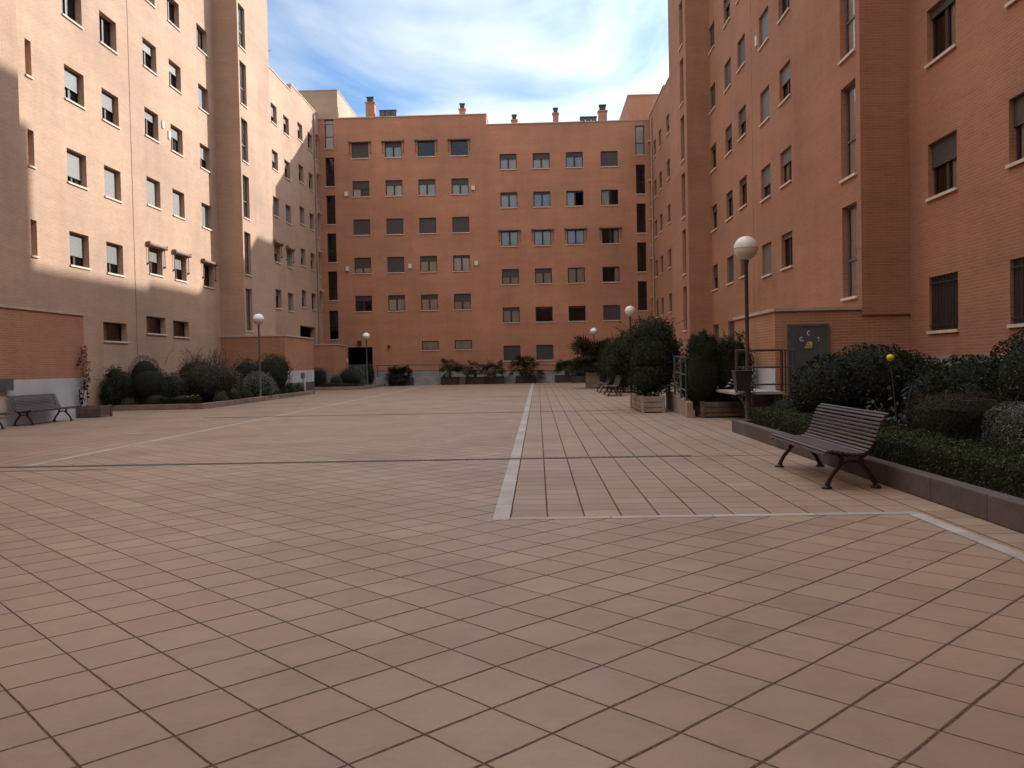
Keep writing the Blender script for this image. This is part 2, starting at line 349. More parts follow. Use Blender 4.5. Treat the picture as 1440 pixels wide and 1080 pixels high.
# ------------------------------------------------------------------ mesh helpers
class MB:
    def __init__(s): s.v = []; s.f = []; s.m = []
    def poly(s, pts, mat=0):
        k = len(s.v); s.v += [tuple(p) for p in pts]; s.f.append(tuple(range(k, k + len(pts)))); s.m.append(mat)
    def box(s, x0, x1, y0, y1, z0, z1, mat=0, M=None, skip=''):
        P = [(x0, y0, z0), (x1, y0, z0), (x1, y1, z0), (x0, y1, z0), (x0, y0, z1), (x1, y0, z1), (x1, y1, z1), (x0, y1, z1)]
        if M is not None: P = [tuple(M @ Vector(p)) for p in P]
        k = len(s.v); s.v += P
        F = dict(b=(0, 3, 2, 1), t=(4, 5, 6, 7), f=(0, 1, 5, 4), k=(2, 3, 7, 6), l=(0, 4, 7, 3), r=(1, 2, 6, 5))
        for key, q in F.items():
            if key in skip: continue
            s.f.append(tuple(k + i for i in q)); s.m.append(mat)
    def tube(s, pts, rad, n=8, mat=0, caps=True):
        pts = [Vector(p) for p in pts]
        if not isinstance(rad, (list, tuple)): rad = [rad] * len(pts)
        k = len(s.v); prev = None
        for i, p in enumerate(pts):
            d = (pts[min(i + 1, len(pts) - 1)] - pts[max(i - 1, 0)]).normalized()
            if prev is None:
                a = Vector((0, 0, 1)) if abs(d.z) < .9 else Vector((1, 0, 0)); x = d.cross(a).normalized()
            else:
                x = (prev - d * prev.dot(d)).normalized()
            y = d.cross(x); prev = x
            for j in range(n):
                t_ = 2 * math.pi * j / n; s.v.append(tuple(p + (x * math.cos(t_) + y * math.sin(t_)) * rad[i]))
        for i in range(len(pts) - 1):
            for j in range(n):
                a = k + i * n + j; b = k + i * n + (j + 1) % n
                s.f.append((a, b, b + n, a + n)); s.m.append(mat)
        if caps:
            s.f.append(tuple(k + j for j in reversed(range(n)))); s.m.append(mat)
            e = k + (len(pts) - 1) * n; s.f.append(tuple(e + j for j in range(n))); s.m.append(mat)
    def lathe(s, prof, n=24, c=(0, 0, 0), mat=0):
        k = len(s.v)
        for r, z in prof:
            for j in range(n):
                t_ = 2 * math.pi * j / n; s.v.append((c[0] + r * math.cos(t_), c[1] + r * math.sin(t_), c[2] + z))
        for i in range(len(prof) - 1):
            for j in range(n):
                a = k + i * n + j; b = k + i * n + (j + 1) % n
                s.f.append((a, b, b + n, a + n)); s.m.append(mat)
    def build(s, name, mats, parent=None, smooth=False, world=True, bevel=0):
        me = bpy.data.meshes.new(name); me.from_pydata(s.v, [], s.f)
        if not isinstance(mats, (list, tuple)): mats = [mats]
        for m in mats: me.materials.append(m)
        me.polygons.foreach_set('material_index', s.m)
        if smooth: me.polygons.foreach_set('use_smooth', [True] * len(s.f))
        uv = me.uv_layers.new(name='UVMap'); me.update()
        nl = len(me.loops); lv = np.empty(nl, np.int32); me.loops.foreach_get('vertex_index', lv)
        co = np.array(s.v, np.float32)[lv]; nf = len(s.f)
        nr = np.empty(nf * 3, np.float32); me.polygons.foreach_get('normal', nr); nr = np.abs(nr.reshape(-1, 3))
        lt = np.empty(nf, np.int32); me.polygons.foreach_get('loop_total', lt)
        nn = np.repeat(nr, lt, axis=0); ax = nn.argmax(1)
        u = np.where(ax == 0, co[:, 1], co[:, 0]); v = np.where(ax == 2, co[:, 1], co[:, 2])
        uv.data.foreach_set('uv', np.stack([u, v], 1).astype(np.float32).ravel())
        o = bpy.data.objects.new(name, me); COL.objects.link(o)
        if parent is not None:
            o.parent = parent
            if world: o.matrix_parent_inverse = Matrix.Translation(-root_world(parent))
        if bevel:
            bv = o.modifiers.new('bevel', 'BEVEL'); bv.width = bevel; bv.segments = 2; bv.limit_method = 'ANGLE'
        return o
def root_world(o):
    loc = Vector((0, 0, 0))
    while o is not None and o.type == 'EMPTY':
        loc += o.location; o = o.parent
    return loc
def thing(name, label, cat, loc=(0, 0, 0), rz=0, group=None):
    o = bpy.data.objects.new(name, None); COL.objects.link(o); o.location = loc; o.rotation_euler = (0, 0, rz)
    o.empty_display_size = .3
    return tag(o, label, cat, group)
def tag(o, label, cat, group=None):
    o['label'] = label; o['category'] = cat
    if group: o['group'] = group
    return o
def structure(o, label=None):
    o['kind'] = 'structure'
    if label: o['label'] = label
    return o
def dup(root, loc, rz, label):
    r = root.copy(); COL.objects.link(r); r.location = loc; r.rotation_euler = (0, 0, rz); r['label'] = label
    def rec(src, dst):
        for ch in list(src.children):
            c = ch.copy(); COL.objects.link(c); c.parent = dst; rec(ch, c)
    rec(root, r)
    return r

# ------------------------------------------------------------------ ground
X_L, X_R, Y_B = -15.4, 8.2, 61.0
def sheet(name, rects, mat, z, label=None):
    m = MB()
    for x0, x1, y0, y1 in rects: m.poly([(x0, y0, z), (x1, y0, z), (x1, y1, z), (x0, y1, z)])
    return structure(m.build(name, mat), label)
def stones(rects, L=.8, g=.007):
    o = []
    for x0, x1, y0, y1 in rects:
        if x1 - x0 > y1 - y0:
            n = max(1, round((x1 - x0) / L)); o += [(x0 + (x1 - x0) * k / n + g / 2, x0 + (x1 - x0) * (k + 1) / n - g / 2, y0 + .004, y1 - .004) for k in range(n)]
        else:
            n = max(1, round((y1 - y0) / L)); o += [(x0 + .004, x1 - .004, y0 + (y1 - y0) * k / n + g / 2, y0 + (y1 - y0) * (k + 1) / n - g / 2) for k in range(n)]
    return o
sheet('ground', [(-400, 400, -300, 500)], GROUNDM, -.03)
sheet('plaza_paving', [(-15.5, 3.14, -12, 7.38), (-15.5, -.43, 7.38, 12.22), (-7.44, -.43, 12.22, 61)], TILE_D, 0)
sheet('aisle_paving', [(-.27, 3.9, 7.5, 61), (3.27, 3.9, -12, 7.5), (3.9, 8.3, 16.14, 61)], TILE_A, 0)
sheet('side_paving', [(-15.5, -7.58, 12.22, 61)], TILE_A, 0)
sheet('paving_border', stones([(-.43, -.27, 7.38, 61), (-.27, 3.27, 7.38, 7.5), (3.14, 3.27, -12, 7.38), (-7.58, -7.44, 12.22, 59.8), (-15.5, -10.5, 11.98, 12.06)]), STRIP, .002)
sheet('drain_channel', [(-15.5, 2.16, 12.07, 12.23)], GRATE, .004)
sheet('paving_joint', [(2.16, 3.58, 12.05, 12.075), (-15.5, -6.0, 11.62, 11.66), (-9.5, 2.3, 23.85, 23.95), (-3.6, 1.9, 35.40, 35.50), (-6.5, 2.2, 47.5, 47.6)], JOINT, .006)

# ------------------------------------------------------------------ windows
_wc = {}
def share(key, fn):
    if key not in _wc: _wc[key] = fn()
    return _wc[key]
def mesh_of(fill, mats, name):
    m = MB(); fill(m); o = m.build(name, mats); me = o.data; bpy.data.objects.remove(o); return me
def add(name, me, parent, loc=(0, 0, 0)):
    o = bpy.data.objects.new(name, me); COL.objects.link(o); o.parent = parent; o.location = loc; return o
def f_frame(w, h, kind):
    def f(m):
        a = .055; y0, y1 = .215, .27
        m.box(-w / 2, w / 2, y0, y1, 0, a); m.box(-w / 2, w / 2, y0, y1, h - a, h)
        m.box(-w / 2, -w / 2 + a, y0, y1, a, h - a); m.box(w / 2 - a, w / 2, y0, y1, a, h - a)
        if kind == 'two': m.box(-.055, .055, y0 - .012, y1 - .004, a, h - a)
        elif kind == 'open':
            m.box(-.045, .045, y0 - .012, y1 - .004, a, h - a)
        elif kind == 'slot': m.box(-w / 2 + a, w / 2 - a, y0 + .003, y1 - .003, h * .40, h * .40 + .05)
        elif kind == 'bars':
            for k in range(9):
                x = -w / 2 + .08 + k * (w - .16) / 8; m.box(x - .008, x + .008, .02, .036, .006, h)
            m.box(-w / 2, w / 2, .018, .038, .10, .125); m.box(-w / 2, w / 2, .018, .038, h - .15, h - .125); m.box(-w / 2, w / 2, .06, .08, .006, h)
    return f
def f_pane(w, h, kind):
    def f(m):
        a = .05; y = .242
        if kind == 'open': m.poly([(-w / 2 + a, y, a), (-.03, y, a), (-.03, y, h - a), (-w / 2 + a, y, h - a)])
        else: m.poly([(-w / 2 + a, y, a), (w / 2 - a, y, a), (w / 2 - a, y, h - a), (-w / 2 + a, y, h - a)])
    return f
def f_sill(w):
    def f(m):
        m.box(-w / 2 - .03, w / 2 + .03, -.05, 0, -.055, .004); m.box(-w / 2 + .002, w / 2 - .002, -.002, .215, -.05, .006)
    return f
def f_shut(w, h, fr):
    def f(m):
        m.box(-w / 2 + .006, w / 2 - .006, .175, .195, h * (1 - fr), h - .002)
        m.box(-w / 2 + .006, w / 2 - .006, .168, .202, h * (1 - fr) - .03, h * (1 - fr))
    return f
def f_cur(w, h, which):
    def f(m):
        segs = dict(L=[(-.46, -.05)], R=[(.05, .46)], B=[(-.47, .47)], l=[(-.46, -.25)], r=[(.22, .46)], E=[(-.46, -.27), (.27, .46)], H=[(-.46, .46)])[which]
        top = h * .55 if which == 'H' else h - .03
        for a, b in segs:
            n = max(4, int((b - a) * w / .05)); last = None
            for k in range(n + 1):
                x = (a + (b - a) * k / n) * w; y = .272 + .012 * math.sin(k * 1.9)
                if last: m.poly([(last[0], last[1], .02), (x, y, .02), (x, y, top), (last[0], last[1], top)])
                last = (x, y)
    return f
def f_back(w, h):
    def f(m): m.poly([(-w / 2, .75, -.05), (w / 2, .75, -.05), (w / 2, .75, h + .05), (-w / 2, .75, h + .05)])
    return f
def window(bld, face, u, z, w, h, kind='two', sh=0, cur=None, tone=0, shm=None, sill=True, fm=None):
    """face = ('X', x, +1/-1) or ('Y', y); u along the wall; z = bottom of the opening"""
    if face[0] == 'Y': loc = (u, face[1], z); rz = 0
    else: loc = (face[1], u, z); rz = math.pi / 2 if face[2] > 0 else -math.pi / 2
    fm = fm or FRAME
    if kind == 'niche':
        o = add('window', share(('ni', w, h), lambda: mesh_of(lambda m: (m.box(-w / 2 - .01, w / 2 + .01, .30, .33, -.01, h + .01), m.box(-w / 2 + .002, -w / 2 + .03, .27, .30, 0, h), m.box(w / 2 - .03, w / 2 - .002, .27, .30, 0, h)), BRA, 'window')), bld)
        o.matrix_parent_inverse = Matrix.Translation(-bld.location); o.location = loc; o.rotation_euler = (0, 0, rz)
        add('sill', share(('si', w), lambda: mesh_of(f_sill(w), SILL, 'sill')), o); return o
    me = share(('fr', w, h, kind, fm.name), lambda: mesh_of(f_frame(w, h, kind), fm, 'window'))
    o = bpy.data.objects.new('window', me); COL.objects.link(o); o.parent = bld
    o.matrix_parent_inverse = Matrix.Translation(-bld.location); o.location = loc; o.rotation_euler = (0, 0, rz)
    dy = .09 if face[0] == 'Y' or face[-1] < 0 or kind == 'slot' else 0
    if kind == 'bars': dy = 0
    o.location = Vector(loc) + (Vector((0, -dy, 0)) if face[0] == 'Y' else Vector((face[2] * dy, 0, 0)))
    if kind != 'bars': add('pane', share(('pa', w, h, kind), lambda: mesh_of(f_pane(w, h, kind), GLASS, 'pane')), o)
    if sill: add('sill', share(('si', w), lambda: mesh_of(f_sill(w), SILL, 'sill')), o, (0, dy, 0))
    if sh > 0: 
        shm = shm or SHUT
        add('shutter', share(('sh', w, h, sh, shm.name), lambda: mesh_of(f_shut(w, h, sh), shm, 'shutter')), o)
    if cur and sh < .97: add('curtain_or_reflection', share(('cu', w, h, cur, tone), lambda: mesh_of(f_cur(w, h, cur), CUR[tone], 'curtain_or_reflection')), o)  # real curtains, plus cloth painted to stand in for sky reflections
    return o
def awning(bld, face, u, z, w, h):
    if face[0] == 'Y': loc = (u, face[1], z); rz = 0
    else: loc = (face[1], u, z); rz = math.pi / 2 if face[2] > 0 else -math.pi / 2
    def fc(m):
        m.tube([(-w / 2 - .17, -.10, h + .03), (w / 2 + .17, -.10, h + .03)], .068, 10)
        m.box(-w / 2 - .16, w / 2 + .16, -.08, 0, h + .05, h + .11)
        m.box(-w / 2 - .19, -w / 2 - .17, -.17, 0, h - .05, h + .12); m.box(w / 2 + .17, w / 2 + .19, -.17, 0, h - .05, h + .12)
    def fa(m):
        m.box(-.012, .012, -.07, -.045, .35, h - .02); m.box(-.025, .025, -.085, .0, .33, .40)
    o = add('awning', share(('aw', w, h), lambda: mesh_of(fc, AWN, 'awning')), bld)
    o.matrix_parent_inverse = Matrix.Translation(-bld.location); o.location = loc; o.rotation_euler = (0, 0, rz)
    me = share(('arm', h), lambda: mesh_of(fa, METALB, 'arm'))
    add('arm', me, o, (-w / 2 - .13, 0, 0)); add('arm', me, o, (w / 2 + .13, 0, 0))
def wbox(bld, name, face, u, z, w, h, d, mat):
    m = MB(); m.box(-w / 2, w / 2, -d, 0, 0, h)
    o = m.build(name, mat, bld, world=False); o.matrix_parent_inverse = Matrix.Translation(-bld.location)
    if face[0] == 'Y': o.location = (u, face[1], z)
    else: o.location = (face[1], u, z); o.rotation_euler = (0, 0, math.pi / 2 if face[2] > 0 else -math.pi / 2)
    return o
def facade(m, face, u0, u1, z0, z1, holes, mat=0, rv=.34):
    us = sorted({u0, u1, *[h[0] for h in holes], *[h[1] for h in holes]}); zs = sorted({z0, z1, *[h[2] for h in holes], *[h[3] for h in holes]})
    us = [u for u in us if u0 <= u <= u1]; zs = [z for z in zs if z0 <= z <= z1]
    if face[0] == 'Y': P = lambda u, z, d=0: (u, face[1] + d, z); flip = False
    else: P = lambda u, z, d=0: (face[1] - face[2] * d, u, z); flip = face[2] < 0
    def q(a, b, c, d): m.poly([d, c, b, a] if flip else [a, b, c, d], mat)
    for j in range(len(zs) - 1):
        i = 0
        while i < len(us) - 1:
            uc = (us[i] + us[i + 1]) / 2; zc_ = (zs[j] + zs[j + 1]) / 2
            if not any(h[0] < uc < h[1] and h[2] < zc_ < h[3] for h in holes): q(P(us[i], zs[j]), P(us[i + 1], zs[j]), P(us[i + 1], zs[j + 1]), P(us[i], zs[j + 1]))
            i += 1
    for a, b, c, d in holes:
        q(P(a, c), P(b, c), P(b, c, rv), P(a, c, rv)); q(P(a, d, rv), P(b, d, rv), P(b, d), P(a, d))
        q(P(a, c), P(a, c, rv), P(a, d, rv), P(a, d)); q(P(b, c, rv), P(b, c), P(b, d), P(b, d, rv))
def hole(u, z, w, h): return (round(u - w / 2, 4), round(u + w / 2, 4), round(z, 4), round(z + h, 4))

W0, H0 = 1.22, 1.12
class Bld:
    def __init__(s, label, loc): s.o = thing('apartment_building', label, 'apartment building', loc, 0, 'brick apartment blocks round the plaza'); s.h = {}; s.wins = []
    def win(s, face, u, z, w=W0, h=H0, **kw):
        s.h.setdefault(face, []).append(hole(u, z, w, h)); window(s.o, face, u, z, w, h, **kw)
def band(m, x0, x1, y0, y1, z, t=.07, ov=.035):
    m.box(x0 - ov, x1 + ov, y0 - ov, y1 + ov, z, z + t)
rnd = random.Random(4)

# ---- left tall block -------------------------------------------------------
FL = ('X', X_L, 1); XT = -14.2; FTL = ('X', XT, 1)
b = Bld('tall brick apartment block along the left side, sunlit high up', (-18, 20, 0)); BLT = b
TOPL = 23.0
colA, colB, colC, colD, colE = 28.48, 30.9, 34.25, 36.66, 39.8
ab = [4.94 + 2.745 * k for k in range(6)]; ce = [5.27 + 2.745 * k for k in range(6)]
stA = {0: (.66, 'l', 0), 1: (.74, 'E', 0), 2: (.55, 'L', 0), 3: (0, 'L', 0), 4: (.3, 'L', 0), 5: (.3, 'E', 0)}
stB = {0: (.62, 'L', 0), 1: (1, None, 0), 2: (.5, 'L', 0), 3: (0, 'L', 0), 4: (.3, 'L', 0), 5: (.4, 'L', 0)}
stC = {0: (.50, 'l', 0), 1: (1, None, 0), 2: (.30, None, 0), 3: (.32, 'L', 0), 4: (.3, 'E', 0), 5: (.3, 'L', 0)}
stD = {0: (.52, None, 0), 1: (.98, None, 0), 2: (.38, 'E', 0), 3: (.34, 'l', 0), 4: (.05, 'l', 0), 5: (.3, 'L', 0)}
stE = {0: (.06, 'l', 1), 1: (1, None, 0), 2: (.52, None, 0), 3: (1, None, 0), 4: (0, 'E', 1), 5: (.3, 'L', 0)}
for cu, rows, st in ((colA, ab, stA), (colB, ab, stB), (colC, ce, stC), (colD, ce, stD), (colE, ce, stE)):
    for k, z in enumerate(rows):
        if k == 5 and cu in (colA, colB, colC): continue
        f_, c_, t_ = st[k]
        b.win(FL, cu, z, sh=f_, cur=c_, tone=t_, shm=SHUTP if (k + int(cu)) % 2 else SHUT)
for cu in (colC, colD, colE): awning(b.o, FL, cu, ce[0], W0, H0)
b.win(FL, 30.77, 2.48, 1.74, .68, sh=.0, cur='L', tone=1, kind='one'); b.win(FL, 34.12, 2.87, 1.74, .68, cur='L', tone=1, kind='one'); b.win(FL, 36.55, 2.82, 1.66, .68, cur='L', tone=1, kind='one')
for k in range(4): b.win(FL, 25.87, ab[k] + .04, .32, 1.1, kind='niche')
for k in range(7): b.win(FTL, 41.85, 3.26 + 2.77 * k, .92, 2.08, kind='slot', cur='B', fm=FRAMEW)
m = MB()
facade(m, FL, -6, 46.0, 0, TOPL, b.h[FL])
facade(m, FTL, 41.2, 46.0, 2.6, TOPL, b.h[FTL])
m.poly([(X_L, 41.2, 2.6), (XT, 41.2, 2.6), (XT, 41.2, TOPL), (X_L, 41.2, TOPL)])
m.poly([(XT, 46, 2.6), (X_L, 46, 2.6), (X_L, 46, TOPL), (XT, 46, TOPL)]); m.poly([(X_L, 41.2, 2.6), (X_L, 46, 2.6), (XT, 46, 2.6), (XT, 41.2, 2.6)])
m.poly([(-27, 46, 0), (-27, 46, TOPL), (X_L, 46, TOPL), (X_L, 46, 0)]); m.poly([(-27, -6, 0), (X_L, -6, 0), (X_L, -6, TOPL), (-27, -6, TOPL)])
m.poly([(-27, -6, 0), (-27, -6, TOPL), (-27, 46, TOPL), (-27, 46, 0)])
m.build('wall', BRL, b.o)
m = MB(); m.box(X_L - .1, XT, 14.0, 23.35, 2.9, TOPL); m.build('stair_tower', BRL, b.o)
m = MB(); m.box(-27, X_L, -6, 46, TOPL - .3, TOPL - .2); m.box(X_L, XT, 41.2, 46, TOPL - .3, TOPL - .2); m.build('roof', ROOFM, b.o)
m = MB(); band(m, X_L - .25, X_L, -6, 41.1, TOPL); band(m, XT - .25, XT, 41.2, 46, TOPL); m.build('coping', COPING, b.o)
m = MB(); m.box(X_L, X_L + .012, 32.40, 32.445, 2.0, TOPL - .1); m.build('expansion_joint', LINE, b.o)
wbox(b.o, 'vent', FL, 35.25, 11.45, .16, .3, .05, WHITEP); wbox(b.o, 'vent', FL, 35.85, 11.15, .2, .34, .05, WHITEP)

# ---- left wing -------------------------------------------------------------
b = Bld('lower brick wing at the far left, half in diagonal shadow', (-18, 53, 0)); BLW = b
rw = [4.96 + 2.745 * k for k in range(5)]; rw2 = [5.4 + 2.75 * k for k in range(5)]
for k in range(5):
    b.win(FL, 50.65, rw[k], 1.15, sh=(.3, .5, 1, .48, .55)[k], cur=(None, None, None, 'L', 'l')[k], shm=SHUT)
    b.win(FL, 53.15, rw[k], 1.18, sh=(.9, .95, .85, .35, .3)[k], cur=(None, None, None, 'l', 'L')[k], shm=SHUT)
    b.win(FL, 56.3, rw2[k], 1.15, sh=(.4, .5, .8, .35, .3)[k], cur=('l', None, None, 'L', 'l')[k], shm=SHUT)
    b.win(FL, 58.75, rw2[k], 1.15, sh=(.1, .4, .8, .35, .2)[k], cur=('l', None, None, 'L', 'l')[k], shm=SHUT)
    b.win(FL, 60.42, rw2[k] - .3, .72, 1.55, kind='one', sh=.1, shm=SHUTD)
    wbox(b.o, 'canopy', FL, 60.42, rw2[k] + 1.42, .85, .06, .22, SILL)
awning(b.o, FL, 50.65, rw[1], 1.15, H0); awning(b.o, FL, 53.15, rw[1], 1.18, H0)
b.h[FL].append((55.1, 58.9, .02, 4.15))
m = MB(); TW = 19.0; TW2 = 19.45
facade(m, FL, 46.0, Y_B, 0, TW, b.h[FL])
mw = m; m = MB(); m.poly([(X_L, 54.4, TW), (X_L, Y_B, TW), (X_L, Y_B, TW2), (X_L, 54.4, TW2)]); m.poly([(X_L - .3, 54.4, TW), (X_L, 54.4, TW), (X_L, 54.4, TW2), (X_L - .3, 54.4, TW2)])
m.poly([(X_L - .3, 54.4, TW), (X_L - .3, Y_B, TW), (X_L - .3, Y_B, TW2), (X_L - .3, 54.4, TW2)]); m.build('parapet', BRL, b.o); m = mw
m.poly([(-27, 46, 0), (-27, 46, TW), (-27, 61, TW), (-27, 61, 0)])
m.build('wall', BRL, b.o)
m = MB(); m.poly([(-17.4, 55.1, 0), (-17.4, 58.9, 0), (-17.4, 58.9, 4.2), (-17.4, 55.1, 4.2)]); m.build('porch_wall', BRA, b.o)
m = MB(); m.box(-27, X_L - .002, 46.02, Y_B, TW - .3, TW - .2); m.build('roof', ROOFM, b.o)
m = MB(); band(m, X_L - .25, X_L, 46.04, 54.35, TW); band(m, X_L - .25, X_L, 54.44, Y_B - .04, TW2); m.build('coping', COPING, b.o)
m = MB(); m.tube([(X_L + .09, 59.72, .6), (X_L + .09, 59.72, TW2 - .4)], .055, 8); m.build('drainpipe', PIPE, b.o)

# ---- back left block -------------------------------------------------------
FB = ('Y', Y_B)
b = Bld('back brick block with folded awnings on its top row and the higher roofline', (-9, 63, 0)); BBL = b
bl = [5.34 + 2.735 * k for k in range(5)]; cols = (-12.4, -10.02, -7.66, -5.29)
st = {4: [(1, None, 0, 'two'), (.3, 'B', 3, 'two'), (0, None, 0, 'one'), (0, None, 0, 'one')],
      3: [(.48, 'L', 0, 'two'), (.3, 'B', 0, 'two'), (.28, 'B', 0, 'two'), (.36, 'B', 0, 'two')],
      2: [(1, None, 0, 'two')] * 4,
      1: [(.62, 'H', 1, 'two'), (1, None, 0, 'two'), (.3, 'B', 1, 'two'), (.14, 'B', 0, 'two')],
      0: [(.30, None, 0, 'two'), (.24, 'B', 1, 'two'), (.28, 'B', 2, 'two'), (.48, 'H', 1, 'two')]}
for k in range(5):
    for c_, (f_, cu, tn, kd) in zip(cols, st[k]): b.win(FB, c_, bl[k], sh=f_, cur=cu, tone=tn, kind=kd, shm=SHUTD)
for c_ in cols: awning(b.o, FB, c_, bl[4], W0, H0)
for c_ in cols[2:]: b.win(FB, c_, 2.48, 1.24, .65, kind='one', cur='B', tone=1, fm=FRAME)
for k in range(6): b.win(FB, -14.6, (3.38, 6.19, 8.91, 11.62, 14.33, 17.03)[k], .65, 2.07, kind='slot', cur='B' if k == 5 else None, shm=SHUTD, fm=FRAME)  # cloth in the top slot imitates a bright sky reflection
XS = -3.33; TB, TB2 = 19.13, 18.38
b.h[FB].append((-13.66, -11.85, .02, 2.78))
m = MB(); facade(m, FB, X_L, XS, 0, TB, b.h[FB])
m.poly([(XS, Y_B, TB2 - .5), (XS, 75, TB2 - .5), (XS, 75, TB), (XS, Y_B, TB)])
m.poly([(-27, 75, 0), (XS, 75, 0), (XS, 75, TB), (-27, 75, TB)]); m.poly([(-27, 61, 0), (-27, 75, 0), (-27, 75, TB), (-27, 61, TB)]); m.poly([(-27, 61.002, 0), (X_L, 61.002, 0), (X_L, 61.002, TB), (-27, 61.002, TB)])
m.build('wall', BRB, b.o)
m = MB(); m.box(-15.6, -10, 63.5, 63.6, 0, 4); m.build('garage_wall', DARK, b.o)  # near-black sheet: the darkness of the unlit garage is painted on
m = MB(); m.box(-27, XS - .002, Y_B + .02, 75, TB - .35, TB - .25); m.build('roof', ROOFM, b.o)
m = MB(); m.box(X_L + .02, XS + .04, Y_B - .04, Y_B + .26, TB, TB + .07); m.box(XS - .22, XS + .04, Y_B + .262, 75, TB, TB + .068); m.build('coping', COPING, b.o)
m = MB(); m.box(-19, -14.05, 61.45, 75, TB - .2, 21.3); m.build('roof_house', BRL, b.o)
m = MB(); band(m, -19, -14.05, 61.45, 75, 21.3, .06); m.build('coping', COPING, b.o)
def chimney(b, x, y, z0, z1, wd, cap):
    m = MB(); m.box(x - wd / 2, x + wd / 2, y - wd / 2, y + wd / 2, z0, z1); m.box(x - wd / 2 - .05, x + wd / 2 + .05, y - wd / 2 - .05, y + wd / 2 + .05, z1, z1 + .08)
    o = m.build('chimney', BRB, b.o)
    m = MB(); c = wd * .36
    for k in range(4): m.box(x - c, x + c, y - c, y + c, z1 + .08 + k * cap / 4, z1 + .08 + k * cap / 4 + cap / 7)
    m.box(x - c * .8, x + c * .8, y - c * .8, y + c * .8, z1 + .08, z1 + .06 + cap); m.box(x - c - .05, x + c + .05, y - c - .05, y + c + .05, z1 + .06 + cap, z1 + .12 + cap)
    m.build('cowl', STEELV, o)
chimney(b, -11.93, 63, 18.7, 20.7, .64, .36); chimney(b, -5.17, 63, 18.7, 20.05, .44, .36)
def roofvent(b, x, y, z, wd, h):
    m = MB(); m.box(x - wd / 2 - .1, x + wd / 2 + .1, y - .4, y + .4, z, z + .12); 
    for k in range(3): m.box(x - wd / 2 + k * wd / 3 + .03, x - wd / 2 + (k + 1) * wd / 3 - .03, y - .3, y + .3, z + .12, z + h - .06)
    m.box(x - wd / 2, x + wd / 2, y - .34, y + .34, z + h - .06, z + h); m.build('roof_vent', STEELV, b.o)
roofvent(b, -10.62, 63, 19.45, 1.32, .72)
m = MB(); m.box(-15.2, -13.9, Y_B - .006, Y_B, 0, .9); m.build('plinth', PLINTHG, b.o)
m = MB(); m.box(-11.8, XS - .003, Y_B - .008, Y_B, 0, 1.05); m.build('plinth', PLINTHG, b.o)
m = MB(); m.box(-13.66, -11.85, Y_B + .25, Y_B + .3, 0, 1.55); [m.box(-13.6 + k * .25, -13.57 + k * .25, Y_B + .23, Y_B + .25, .05, 1.55) for k in range(7)]; m.build('gate', METALG, b.o)
for u, z in ((-13.45, 13.6), (-13.5, 8.28), (-9.0, 8.35), (-4.25, 8.45), (-4.35, 13.8)): wbox(b.o, 'vent', FB, u, z, .24, .3, .12, WHITEP)
wbox(b.o, 'wall_lamp', FB, -12.75, 2.95, .26, .3, .2, FRAME); wbox(b.o, 'alarm_box', FB, -10.65, 2.65, .16, .22, .1, FRAME)

# ---- back right block ------------------------------------------------------
b = Bld('back brick block with the lower roofline, right of the parapet step', (2, 63, 0)); BBR = b
brr = [1.6 + 2.724 * k for k in range(6)]; cols = (-1.82, .53, 2.88, 5.34)
st = {5: [(.3, 'B', 0, 'two'), (.36, 'B', 0, 'two'), (.26, 'B', 3, 'two'), (1, None, 0, 'two')],
      4: [(.14, 'B', 0, 'two'), (.14, 'B', 3, 'two'), (.08, 'L', 0, 'open'), (.04, 'L', 0, 'two')],
      3: [(.06, 'B', 3, 'two'), (.06, 'B', 3, 'two'), (.06, 'B', 3, 'two'), (.1, 'r', 1, 'two')],
      2: [(.48, 'B', 1, 'two'), (.26, 'B', 1, 'two'), (.02, 'B', 1, 'two'), (.06, 'r', 1, 'one')],
      1: [(.2, 'B', 1, 'two'), (.1, None, 1, 'one'), (.1, None, 0, 'one'), (1, None, 0, 'one')],
      0: [(1, None, 0, 'two')] * 4}
for k in range(6):
    for j, (c_, (f_, cu, tn, kd)) in enumerate(zip(cols, st[k])):
        if k == 0 and j > 1: continue
        b.win(FB, c_, brr[k], 1.21, 1.08, sh=f_, cur=cu, tone=tn, kind=kd, shm=SHUTD)
for c_ in cols: awning(b.o, FB, c_, brr[3], 1.21, 1.08)
for k in range(5): b.win(FB, 7.54, 4.97 + 2.752 * k, .65, 2.07, kind='slot', cur='B' if k == 4 else None, fm=FRAME)  # topmost slot gets pale cloth in place of reflected sky
m = MB(); facade(m, FB, XS, X_R, 0, TB2, b.h[FB])
m.poly([(XS, 75, 0), (20, 75, 0), (20, 75, TB2), (XS, 75, TB2)]); m.poly([(20, 61, 0), (20, 75, 0), (20, 75, TB2), (20, 61, TB2)]); m.poly([(X_R, 61.002, 0), (20, 61.002, 0), (20, 61.002, TB2), (X_R, 61.002, TB2)])
m.build('wall', BRB, b.o)
m = MB(); m.box(XS + .002, 20, Y_B + .02, 75, TB2 - .35, TB2 - .25); m.build('roof', ROOFM, b.o)
m = MB(); m.box(XS + .045, X_R - .02, Y_B - .04, Y_B + .26, TB2, TB2 + .07); m.build('coping', COPING, b.o)
m = MB(); m.box(6.8, 20, 61.45, 75, TB2 - .2, 20.3); m.build('roof_house', BRB, b.o)
m = MB(); band(m, 6.8, 20, 61.45, 75, 20.3, .06); m.build('coping', COPING, b.o)
chimney(b, -1.37, 63, 18.0, 19.15, .42, .34); chimney(b, 1.66, 63, 18.0, 19.55, .42, .34); chimney(b, 5.09, 63, 18.0, 19.6, .62, .4)
roofvent(b, 4.04, 63, 18.65, 1.25, .62)
